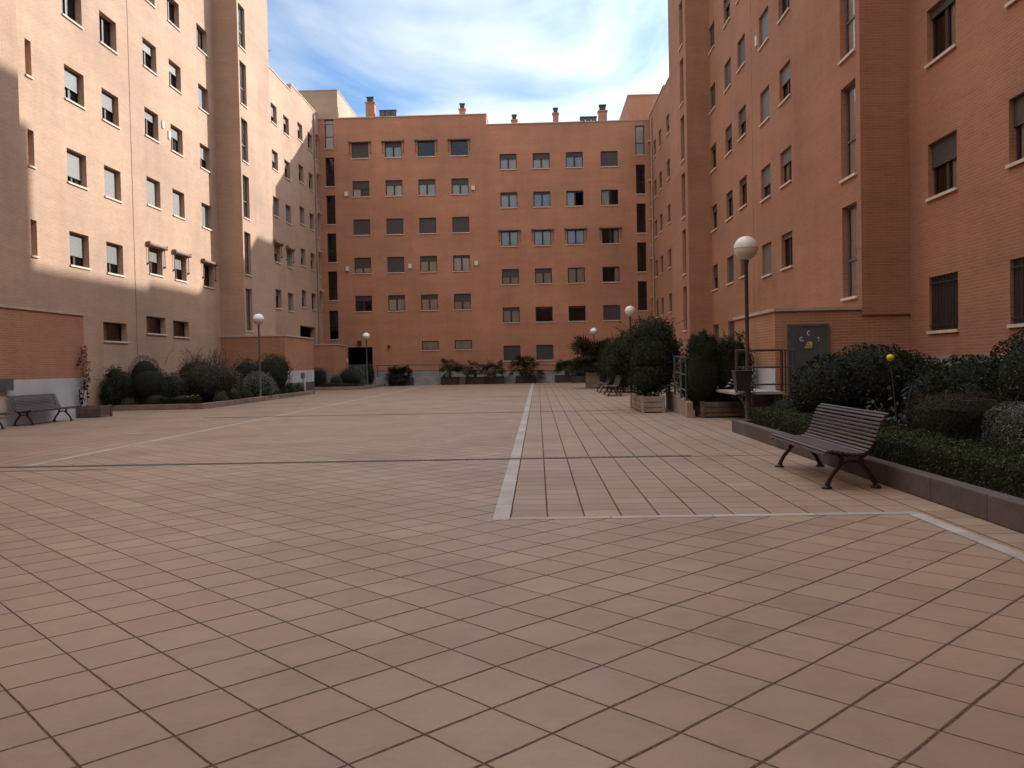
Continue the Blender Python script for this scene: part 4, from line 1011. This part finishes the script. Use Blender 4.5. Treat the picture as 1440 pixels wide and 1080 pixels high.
# right bed: clipped low hedge
def hedge(label, loc, sx, sy, sz, n, ln, mats, group=None, wob=.05):
    o = thing('clipped_hedge', label, 'hedge', loc, 0, group)
    per = np.array([sx * sy, sy * sz, sy * sz, sx * sz, sx * sz]); per = per / per.sum(); f = rs.choice(5, n, p=per); u, v = rs.rand(n), rs.rand(n)
    C = np.zeros((n, 3)); D = np.zeros((n, 3))
    for k in range(5):
        i = f == k
        if k == 0: C[i] = np.stack([(u[i] - .5) * sx, (v[i] - .5) * sy, np.full(i.sum(), sz)], 1); D[i] = (0, 0, 1)
        elif k in (1, 2): s_ = 1 if k == 1 else -1; C[i] = np.stack([np.full(i.sum(), s_ * sx / 2), (u[i] - .5) * sy, v[i] * sz], 1); D[i] = (s_, 0, .2)
        else: s_ = 1 if k == 3 else -1; C[i] = np.stack([(u[i] - .5) * sx, np.full(i.sum(), s_ * sy / 2), v[i] * sz], 1); D[i] = (0, s_, .2)
    nz = np.array([noise.noise(Vector((float(c[0] * 1.8 + loc[0]), float(c[1] * 1.8 + loc[1]), float(c[2] * 1.8)))) + .5 * noise.noise(Vector((float(c[0] * 6), float(c[1] * 6), float(c[2] * 6)))) for c in C])
    C += D * (nz * wob - rs.rand(n) ** 2 * .07)[:, None]
    o2 = leaf_mesh(C, D + np.array([0, 0, .35]), ln, ln * .55, mats, 'foliage', o, None, (rs.rand(n) < .15).astype(int) if len(mats) > 1 else None)
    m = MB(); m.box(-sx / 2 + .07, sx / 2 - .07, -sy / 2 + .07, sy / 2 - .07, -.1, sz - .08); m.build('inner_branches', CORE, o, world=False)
    return o
hedge('low dark hedge along the front kerb of the left bed', (-13.2, 29.85, .1), 2.5, .42, .30, 6000, .05, [LF['dark'], LF['mid']], None, .09)
hedge('long low clipped hedge behind the dark kerb on the right', (4.16, 9.9, .12), .62, 12.0, .35, 70000, .032, [LF['hedge'], LF['yel']])

G_R = 'shrubs in the right garden bed'
shrub('evergreen_shrub', 'broad glossy dark shrub in front of the grey warning door', 'shrub', (5.55, 14.8, .1), [(-.5, .1, .66, .64, .7, .64), (.15, 0, .78, .85, .8, .70), (.85, .1, .62, .65, .7, .70)], 21000, .07, .036, [LF['dark'], LF['gloss']], G_R, lump=.13, thick=.22, core=.86, midx=.4, shoots=(60, .16, 7))
shrub('evergreen_shrub', 'dark rounded shrub against the right wall plinth', 'shrub', (6.75, 13.5, .1), [(0, 0, .62, .82, .7, .62), (-.5, .1, .5, .5, .5, .6)], 13000, .065, .034, [LF['dark'], LF['gloss']], G_R, lump=.14, thick=.22, core=.86, midx=.3, shoots=(40, .14, 6))
shrub('evergreen_shrub', 'tall glossy shrub at the right edge of the photo', 'shrub', (6.85, 11.4, .1), [(0, 0, .85, .86, .9, .82), (.3, -.4, .8, .8, .8, .75)], 19000, .065, .036, [LF['dark'], LF['gloss']], G_R, lump=.13, thick=.22, core=.86, midx=.5, shoots=(50, .15, 7))
shrub('clipped_shrub', 'square clipped bronze shrub behind the large bench', 'shrub', (4.98, 10.25, .1), [(0, 0, .40, .52, .55, .40)], 22000, .028, .016, [LF['brown'], LF['dark']], G_R, p=4.5, lump=.07, thick=.16, lf=4, core=.88, shoots=(90, .05, 5))
shrub('clipped_shrub', 'square clipped silver shrub at the right edge', 'shrub', (5.22, 8.85, .1), [(0, 0, .37, .5, .55, .39)], 24000, .026, .014, [LF['greyd'], LF['grey']], G_R, p=4.5, lump=.07, thick=.16, lf=4, midx=.22, core=.88, shoots=(110, .05, 5))
shrub('low_shrub', 'dark low shrub under the railing by the lamp', 'shrub', (4.85, 16.2, .1), [(0, 0, .25, .6, .5, .3), (.7, .1, .3, .5, .5, .35)], 6000, .055, .03, [LF['dark']], G_R, core=.86)
shrub('low_shrub', 'dark leafy shrub between the bronze shrub and the wall', 'shrub', (6.0, 11.9, .1), [(0, 0, .4, .7, .6, .42)], 7000, .055, .03, [LF['dark'], LF['gloss']], G_R, lump=.2, core=.84, shoots=(30, .2, 6))
# rose with a single yellow flower
ro = thing('rose_bush', 'leggy rose bush with one yellow bloom behind the bench', 'rose bush', (4.75, 11.4, .12), 0, G_R)
m = MB(); tipsr = []
for k in range(9):
    a = 6.28 * k / 9 + rs.rand() * .4; h = .5 + .4 * rs.rand() if k else 1.18; sp = .40 if k else .1
    q = (math.cos(a) * sp if k else -.10, math.sin(a) * sp if k else 0, h); m.tube([(0, 0, -.05), (q[0] * .5, q[1] * .5, h * .55), q], [.012, .008, .004], 5); tipsr.append(q)
m.build('stem', BARK, ro, world=False)
C = []
for q in tipsr:
    for k in range(34 if q[2] < 1.1 else 14): t = .35 + .62 * rs.rand(); C.append(np.array(q) * np.array([t, t, t]) + rs.normal(size=3) * .10)
C = np.array(C); leaf_mesh(C, rs.normal(size=C.shape) * .4 + np.array([-.2, -.5, .9]), .085, .052, [LF['blue']], 'foliage', ro)
petals(ro, [(-.10, 0, 1.2)], .06, YEL)
m = MB(); m.lathe([(.001, -.05), (.03, -.035), (.045, 0), (.04, .035), (.001, .05)], 12, (-.10, 0, 1.215)); m.build('flower', YEL, ro, True, False)
petals(ro, [(-.05, -.35, .34)], .028, WHT, 'bud')
# grass tufts
def grass(label, loc, r, h, n, mat):
    o = thing('grass_tuft', label, 'grass tuft', loc); m = MB()
    for k in range(n):
        a, q = rs.rand() * 6.28, r * math.sqrt(rs.rand()); x, y = q * math.cos(a), q * math.sin(a); hh = h * (.5 + .6 * rs.rand()); b2 = a + rs.normal() * .8; dx, dy = math.cos(b2), math.sin(b2); wv = .006
        m.poly([(x - dy * wv, y + dx * wv, -.03), (x + dy * wv, y - dx * wv, -.03), (x + dx * hh * .15 + dy * wv * .7, y + dy * hh * .15 - dx * wv * .7, hh * .6)]); m.poly([(x + dx * hh * .1 - dy * wv, y + dy * hh * .1, hh * .5), (x + dx * hh * .15 + dy * wv, y + dy * hh * .15, hh * .55), (x + dx * hh * .5, y + dy * hh * .5, hh)])
    m.build('blades', LF[mat], o, world=False); return o
grass('green grass tuft between the bronze and silver clipped shrubs', (4.62, 9.55, .12), .32, .38, 700, 'grass')

# planters on the right
def planter(label, loc, sx, sy, sz, mat, group='planter boxes', posts=False):
    o = thing('planter_box', label, 'planter', loc, 0, group); m = MB(); t = .05
    m.box(-sx / 2, sx / 2, -sy / 2, -sy / 2 + t, .03, sz); m.box(-sx / 2, sx / 2, sy / 2 - t, sy / 2, .03, sz); m.box(-sx / 2, -sx / 2 + t, -sy / 2 + t, sy / 2 - t, .03, sz); m.box(sx / 2 - t, sx / 2, -sy / 2 + t, sy / 2 - t, .03, sz)
    m.build('box', mat, o, world=False, bevel=.008)
    q = .035
    for a in (-1, 1):
        for c in (-1, 1):
            m = MB(); x, y = a * (sx / 2 - .01), c * (sy / 2 - .01); m.box(x - q, x + q, y - q, y + q, 0, sz + .02); m.build('corner_post', STONEP if posts else mat, o, world=False)
    m = MB()
    for k in (.33, .66): m.box(-sx / 2 - .006, sx / 2 + .006, -sy / 2 - .006, sy / 2 + .006, sz * k - .006, sz * k + .006)
    m.build('seam', FRAME, o, world=False)
    m = MB(); m.box(-sx / 2 + t, sx / 2 - t, -sy / 2 + t, sy / 2 - t, sz - .12, sz - .06); m.build('soil', SOIL, o, world=False)
    return o
planter('pale stone planter box under the big leafy shrub', (3.0, 23.75, 0), .56, 2.7, .43, STONEP, posts=True)
shrub('laurel_shrub', 'biggest leafy shrub, in the pale planter under a globe lamp', 'shrub', (3.02, 23.7, .38), [(0, 0, 1.05, .68, 1.0, .95), (.1, .1, 1.62, .55, .75, .6), (-.45, .6, 1.15, .55, .7, .6), (.35, .3, .8, .58, .8, .75), (-.05, -.5, .5, .55, .55, .5), (-.35, .2, 1.35, .5, .6, .5), (-.72, .5, .95, .38, .5, .42), (.62, .0, 1.25, .34, .4, .5), (.5, .2, 1.75, .3, .4, .35)], 23000, .095, .036, [LF['mid'], LF['gloss']], 'shrubs in the right planters', lump=.34, thick=.4, midx=.12, core=.76, lf=3.4, shoots=(210, .42, 11))
planter('brown wooden planter box between the ramp wall and the lamp', (4.32, 20.45, 0), .98, .8, .37, WOOD)
shrub('conifer_shrub', 'dense dark columnar conifer in the brown wooden planter', 'shrub', (3.95, 20.55, .25), [(0, 0, .78, .44, .42, .86), (0, 0, .45, .40, .36, .5), (.02, 0, 1.3, .34, .36, .42), (-.2, 0, 1.45, .16, .18, .32), (.22, .05, 1.4, .16, .18, .34), (0, -.1, 1.55, .14, .16, .3)], 16000, .05, .018, [LF['dark'], LF['mid']], 'shrubs in the right planters', lump=.16, thick=.25, core=.85, shoots=(90, .12, 7))
fl = shrub('flowering_shrub', 'loose dark shrub with scattered white flowers beside the columnar conifer', 'shrub', (4.62, 20.6, .3), [(-.12, 0, .75, .34, .35, .72), (.2, .05, .95, .30, .3, .75), (-.1, .1, 1.2, .24, .25, .45), (.34, 0, .75, .24, .3, .6)], 9500, .065, .03, [LF['dark'], LF['brown']], 'shrubs in the right planters', lump=.25, thick=.45, core=.7, shoots=(70, .25, 8))
shrub('evergreen_shrub', 'dark shrub behind the grey ramp railing, between the planters', 'shrub', (4.25, 23.6, .0), [(0, 0, .85, .45, .6, .85)], 4500, .07, .03, [LF['dark'], LF['mid']], 'shrubs in the right planters', lump=.25, thick=.4, shoots=(60, .25, 8))
petals(fl, [(.1 + .55 * (rs.rand() - .5), -.4 + .1 * rs.rand(), .12 + .45 * rs.rand()) for k in range(14)], .055, WHT)
shrub('white_flower_shrub', 'small white flowering shrub beside the litter bin', 'shrub', (4.36, 18.0, .0), [(0, 0, .75, .16, .2, .42)], 700, .06, .04, [LF['dark'], LF['grey']], 'shrubs in the right planters', lump=.3, midx=.4, core=.4)

def fan_palm(label, loc, h, nf, R, mats, group, stems=1):
    R *= 1.25; o = thing('fan_palm', label, 'palm', loc, 0, group); mt = MB(); ml = MB()
    for s_ in range(stems):
        bx, by = (0, 0) if s_ == 0 else (rs.normal() * .3, rs.normal() * .3); hs = h * (1 if s_ == 0 else .5 + .35 * rs.rand())
        mt.tube([(bx * .4, by * .4, -.1), (bx * .8, by * .8, hs * .5), (bx, by, hs)], [.09, .08, .07], 8)
        for k in range(nf):
            a = 6.283 * k / nf + rs.rand() * .5; el = -.45 + 1.45 * rs.rand(); d = Vector((math.cos(a) * math.cos(el), math.sin(a) * math.cos(el), math.sin(el)))
            p0 = Vector((bx, by, hs)); p1 = p0 + d * R * .5; mt.tube([p0, p1], [.012, .008], 4)
            side = d.cross(Vector((0, 0, 1))).normalized(); up = side.cross(d)
            tl = rs.normal() * .4; s2 = side * math.cos(tl) + up * math.sin(tl)
            for j in range(13):
                th = (j - 6) / 6 * 1.75; dir_ = d * math.cos(th) + s2 * math.sin(th); Lf = R * .55 * (1 - .18 * abs(j - 6) / 6); sd = d * -math.sin(th) + s2 * math.cos(th)
                t_ = p1 + dir_ * Lf + Vector((0, 0, -.12 * Lf)); wv = .028 * R
                ml.poly([p1, p1 + dir_ * Lf * .55 + sd * wv, t_, p1 + dir_ * Lf * .55 - sd * wv])
    mt.build('trunk', BARK, o, world=False); ml.build('crown', mats, o, world=False)
    return o
G_P = 'fan palms in planters'
planter('tall tan planter under the spiky dark palm', (2.88, 45.2, 0), .62, 1.2, .82, STONEP)
fan_palm('largest spiky fan palm, left of the paired benches', (2.85, 45.2, .7), 1.05, 26, 1.15, LF['brown'], G_P, 3)
shrub('evergreen_shrub', 'dark shrub behind the two small benches', 'shrub', (3.75, 37.6, .0), [(0, 0, 1.1, .75, 1.0, 1.1), (-.1, 1.5, 1.2, .7, .9, 1.05)], 7000, .10, .045, [LF['dark'], LF['mid']], 'shrubs in the right planters', lump=.25, shoots=(60, .3, 8))
shrub('evergreen_shrub', 'dark shrub between the large palm and the paired benches', 'shrub', (3.7, 43.0, .0), [(0, 0, 1.2, .7, 1.2, 1.3)], 6000, .11, .045, [LF['dark'], LF['mid']], 'shrubs in the right planters', lump=.25, shoots=(60, .35, 8))
plb = ['bushy palm farthest left', 'palm with the raised crown', 'left one of the twin palms', 'right one of the twin palms', 'palm at the strip end', 'palm farthest right']
for k, (x, lab, hh, nf, R, st_, wx) in enumerate([(-9.55, 'bushy fan palm farthest left on the back ramp', .35, 24, .75, 3, 1.6), (-6.15, 'fan palm with a raised crown on the back ramp, under the small windows', .85, 15, .72, 2, 1.15),
        (-4.35, 'left of the twin fan palms on the back ramp', .55, 15, .8, 2, 1.3), (-3.0, 'right of the twin fan palms on the back ramp', .6, 15, .75, 2, 1.2),
        (-.85, 'fan palm at the end of the pale paving strip', .75, 16, .85, 3, 1.35), (1.95, 'fan palm farthest right on the back ramp', .5, 18, .8, 2, 1.5)]):
    wd_ = wx
    planter('dark planter box holding the ' + plb[k], (x, 59.3, 0), wd_, .6, .52, POT, 'dark planters along the back ramp')
    fan_palm(lab, (x, 59.3, .42), hh, nf, R, LF['mid' if k % 2 else 'brown'], G_P, st_)
planter('low dark planter at the foot of the ramp on the right', (3.6, 57.2, 0), 2.6, .7, .45, POT, 'dark planters along the back ramp')
shrub('low_shrub', 'low grey-green shrub in the dark planter at the ramp foot', 'shrub', (3.4, 57.2, .3), [(0, 0, .4, 1.1, .35, .5)], 1500, .12, .06, [LF['mid'], LF['greyd']], 'shrubs in the right planters', lump=.3)

# left side
planter('small brown planter against the pale annex plinth', (-13.5, 25.5, 0), .74, .62, .34, WOOD)
vn = thing('climbing_vine', 'sparse reddish vine climbing the corner of the left annex', 'vine', (-13.84, 25.35, 0)); m = MB(); C = []
for k in range(6):
    y = (rs.rand() - .6) * .5; pts = [(0.02, 0, .25)]; 
    for j in range(6): y += rs.normal() * .12; pts.append((.03 + .02 * rs.rand(), y, .25 + (j + 1) * (.24 + .06 * rs.rand())))
    m.tube(pts, [.008] * 3 + [.005] * 4, 4)
    for k2 in range(26): j = rs.randint(1, 7); C.append(np.array(pts[j]) + rs.normal(size=3) * np.array([.015, .09, .1]) + np.array([.03, 0, 0]))
m.build('stem', BARK, vn, world=False); C = np.array(C); leaf_mesh(C, np.tile([1., 0, .2], (len(C), 1)), .12, .10, [LF['red'], LF['brown']], 'foliage', vn, None, (C[:, 2] < 1.1).astype(int))
G_L = 'plants in the left garden bed'
shrub('leafy_shrub', 'yellow-green leafy shrub beside the left annex corner', 'shrub', (-15.0, 29.55, .05), [(0, 0, .6, .36, .45, .6), (.1, .1, 1.0, .34, .4, .55)], 3000, .09, .045, [LF['mid'], LF['red']], G_L, lump=.3, midx=.12, shoots=(40, .28, 7))
shrub('topiary_ball', 'left of the dark clipped balls in the left bed', 'topiary', (-14.82, 30.05, .1), [(0, 0, .62, .54, .58, .66)], 6000, .045, .022, [LF['dark']], G_L, lump=.08, thick=.18, shoots=(70, .05, 4))
shrub('topiary_ball', 'big dark clipped ball in the middle of the left bed front', 'topiary', (-14.02, 30.4, .1), [(0, 0, .70, .76, .78, .74)], 8000, .045, .022, [LF['dark']], G_L, lump=.07, thick=.18, shoots=(90, .05, 4))
shrub('topiary_ball', 'dark clipped ball half hidden behind the other two', 'topiary', (-14.75, 31.6, .1), [(0, 0, .95, .62, .7, .90)], 6000, .045, .022, [LF['dark'], LF['mid']], G_L, lump=.08, thick=.15)
shrub('leafy_shrub', 'grey-green shrub left of the red-tipped bush', 'shrub', (-13.75, 31.7, .1), [(0, 0, .6, .6, .5, .6)], 2500, .06, .03, [LF['greyd'], LF['mid']], G_L, lump=.2)
bb = shrub('bushy_shrub', 'large bronze bush with pinkish arching tips in the left bed', 'shrub', (-12.85, 32.6, .1), [(0, 0, .75, 1.35, 1.1, .9), (-.35, .2, 1.1, .9, .8, .65), (.5, 0, .9, .85, .8, .65)], 13000, .065, .03, [LF['bronze'], LF['pink']], G_L, lump=.28, thick=.5, midx=lambda C: (rs.rand(len(C)) < np.clip((C[:, 2] - .8) * .28, 0, .4)).astype(int), shoots=(80, .3, 8))
twigs(bb, [(rs.normal() * .5, rs.normal() * .35, 1.35 + .2 * rs.rand()) for k in range(40)], 70, .6, .055, [LF['pink'], LF['brown']], spread=.32, leaves=16)
wf = shrub('white_flower_shrub', 'twiggy shrub with white blooms right of the bronze bush', 'shrub', (-12.35, 34.6, .1), [(0, 0, .6, .35, .4, .65)], 900, .05, .028, [LF['mid'], LF['grey']], G_L, lump=.3, thick=.8, core=0, midx=.4)
petals(wf, [(.35 * (rs.rand() - .5), -.25 * rs.rand(), .4 + .8 * rs.rand()) for k in range(12)], .05, WHT)
shrub('silver_bush', 'rounded silver bush beside the left lamp post', 'shrub', (-12.2, 36.9, .1), [(0, 0, .55, .72, .7, .62)], 7000, .05, .02, [LF['grey'], LF['greyd']], G_L, lump=.14, midx=.25, shoots=(120, .12, 6))
shrub('evergreen_shrub', 'tall round green bush behind the left lamp', 'shrub', (-12.6, 40.0, .1), [(0, 0, .95, .95, .95, 1.0), (.2, .2, 1.3, .7, .7, .6)], 9000, .07, .034, [LF['mid'], LF['dark']], G_L, lump=.2, shoots=(50, .2, 7))
shrub('evergreen_shrub', 'dark bush between the bronze bush and the tall round one', 'shrub', (-13.5, 39.2, .1), [(0, 0, .85, .85, .8, .9)], 5000, .07, .034, [LF['dark']], G_L, lump=.2)
dl = ['low dome plant at the left end of the left bed', 'low yellowish dome plant below the left clipped ball', 'low dark dome plant below the big clipped ball', 'low dark mound under the bronze bush', 'pale striped grass mound at the bed corner', 'low green mound right of the striped one', 'low green mound beneath the silver bush',
      'low dark mound right of the silver bush', 'first yellowish mound along the receding left kerb', 'second yellowish mound along the receding left kerb', 'third yellowish mound along the receding left kerb', 'last yellowish mound before the annex plinth']
dp = [(-15.0, 29.8, .34, .36, 'mid'), (-14.5, 29.78, .36, .3, 'yel'), (-13.6, 29.95, .5, .36, 'dark'), (-12.75, 30.3, .6, .32, 'dark'), (-12.02, 31.9, .3, .36, 'yel'), (-12.1, 33.3, .36, .32, 'hedge'), (-12.12, 34.9, .42, .34, 'dark'),
      (-12.1, 36.9, .45, .35, 'dark'), (-12.12, 38.6, .38, .42, 'yel'), (-12.1, 40.0, .36, .38, 'hedge'), (-12.08, 41.3, .32, .45, 'yel'), (-12.02, 42.5, .3, .42, 'yel')]
for (x, y, r_, h_, mt_), lab in zip(dp, dl):
    shrub('low_mound_plant', lab, 'low plant', (x, y, .1), [(0, 0, h_ * .35, r_, r_, h_)], 1500, .05, .022, [LF[mt_]], G_L, lump=.2, stems=False)
yf = thing('yellow_flowers', 'patch of bright yellow flowers in front of the bronze bush', 'flowers', (-12.25, 29.9, .2)); petals(yf, [((k - 3) * .075 + rs.normal() * .03, rs.normal() * .05, .2 + rs.rand() * .08) for k in range(6)], .045, YEL, 'bloom')
m = MB(); [m.tube([((k - 3) * .075, 0, -.1), ((k - 3) * .075, 0, .2)], .006, 4) for k in range(7)]; m.build('stem', BARK, yf, world=False)
G_F = 'plants in the far left bed'
shrub('evergreen_shrub', 'squarish dark shrub before the smallest annex', 'shrub', (-13.35, 51.6, .1), [(0, 0, .62, .5, .35, .62)], 2500, .07, .035, [LF['dark']], G_F, p=3.5, lump=.12)
shrub('topiary_ball', 'wide dark domed shrub in the far left bed', 'topiary', (-11.65, 52.6, .1), [(0, 0, .55, .85, .8, .7)], 4000, .07, .03, [LF['dark']], G_F, lump=.1)
shrub('leafy_shrub', 'pale grey shrub left of the far domed shrub', 'shrub', (-12.35, 51.75, .1), [(0, 0, .4, .4, .35, .45)], 1200, .07, .035, [LF['greyd'], LF['grey']], G_F, lump=.25)
shrub('leafy_shrub', 'tall thin-leaved shrub in front of the garage gate', 'shrub', (-11.1, 56.0, .1), [(0, 0, .8, .35, .4, .75)], 1800, .08, .035, [LF['dark'], LF['mid']], G_F, lump=.3)
shrub('low_mound_plant', 'low dark ground cover along the far left kerb', 'low plant', (-12.2, 51.3, .1), [(0, 0, .15, 1.6, .2, .2)], 1800, .06, .03, [LF['dark']], G_F, lump=.25, stems=False)
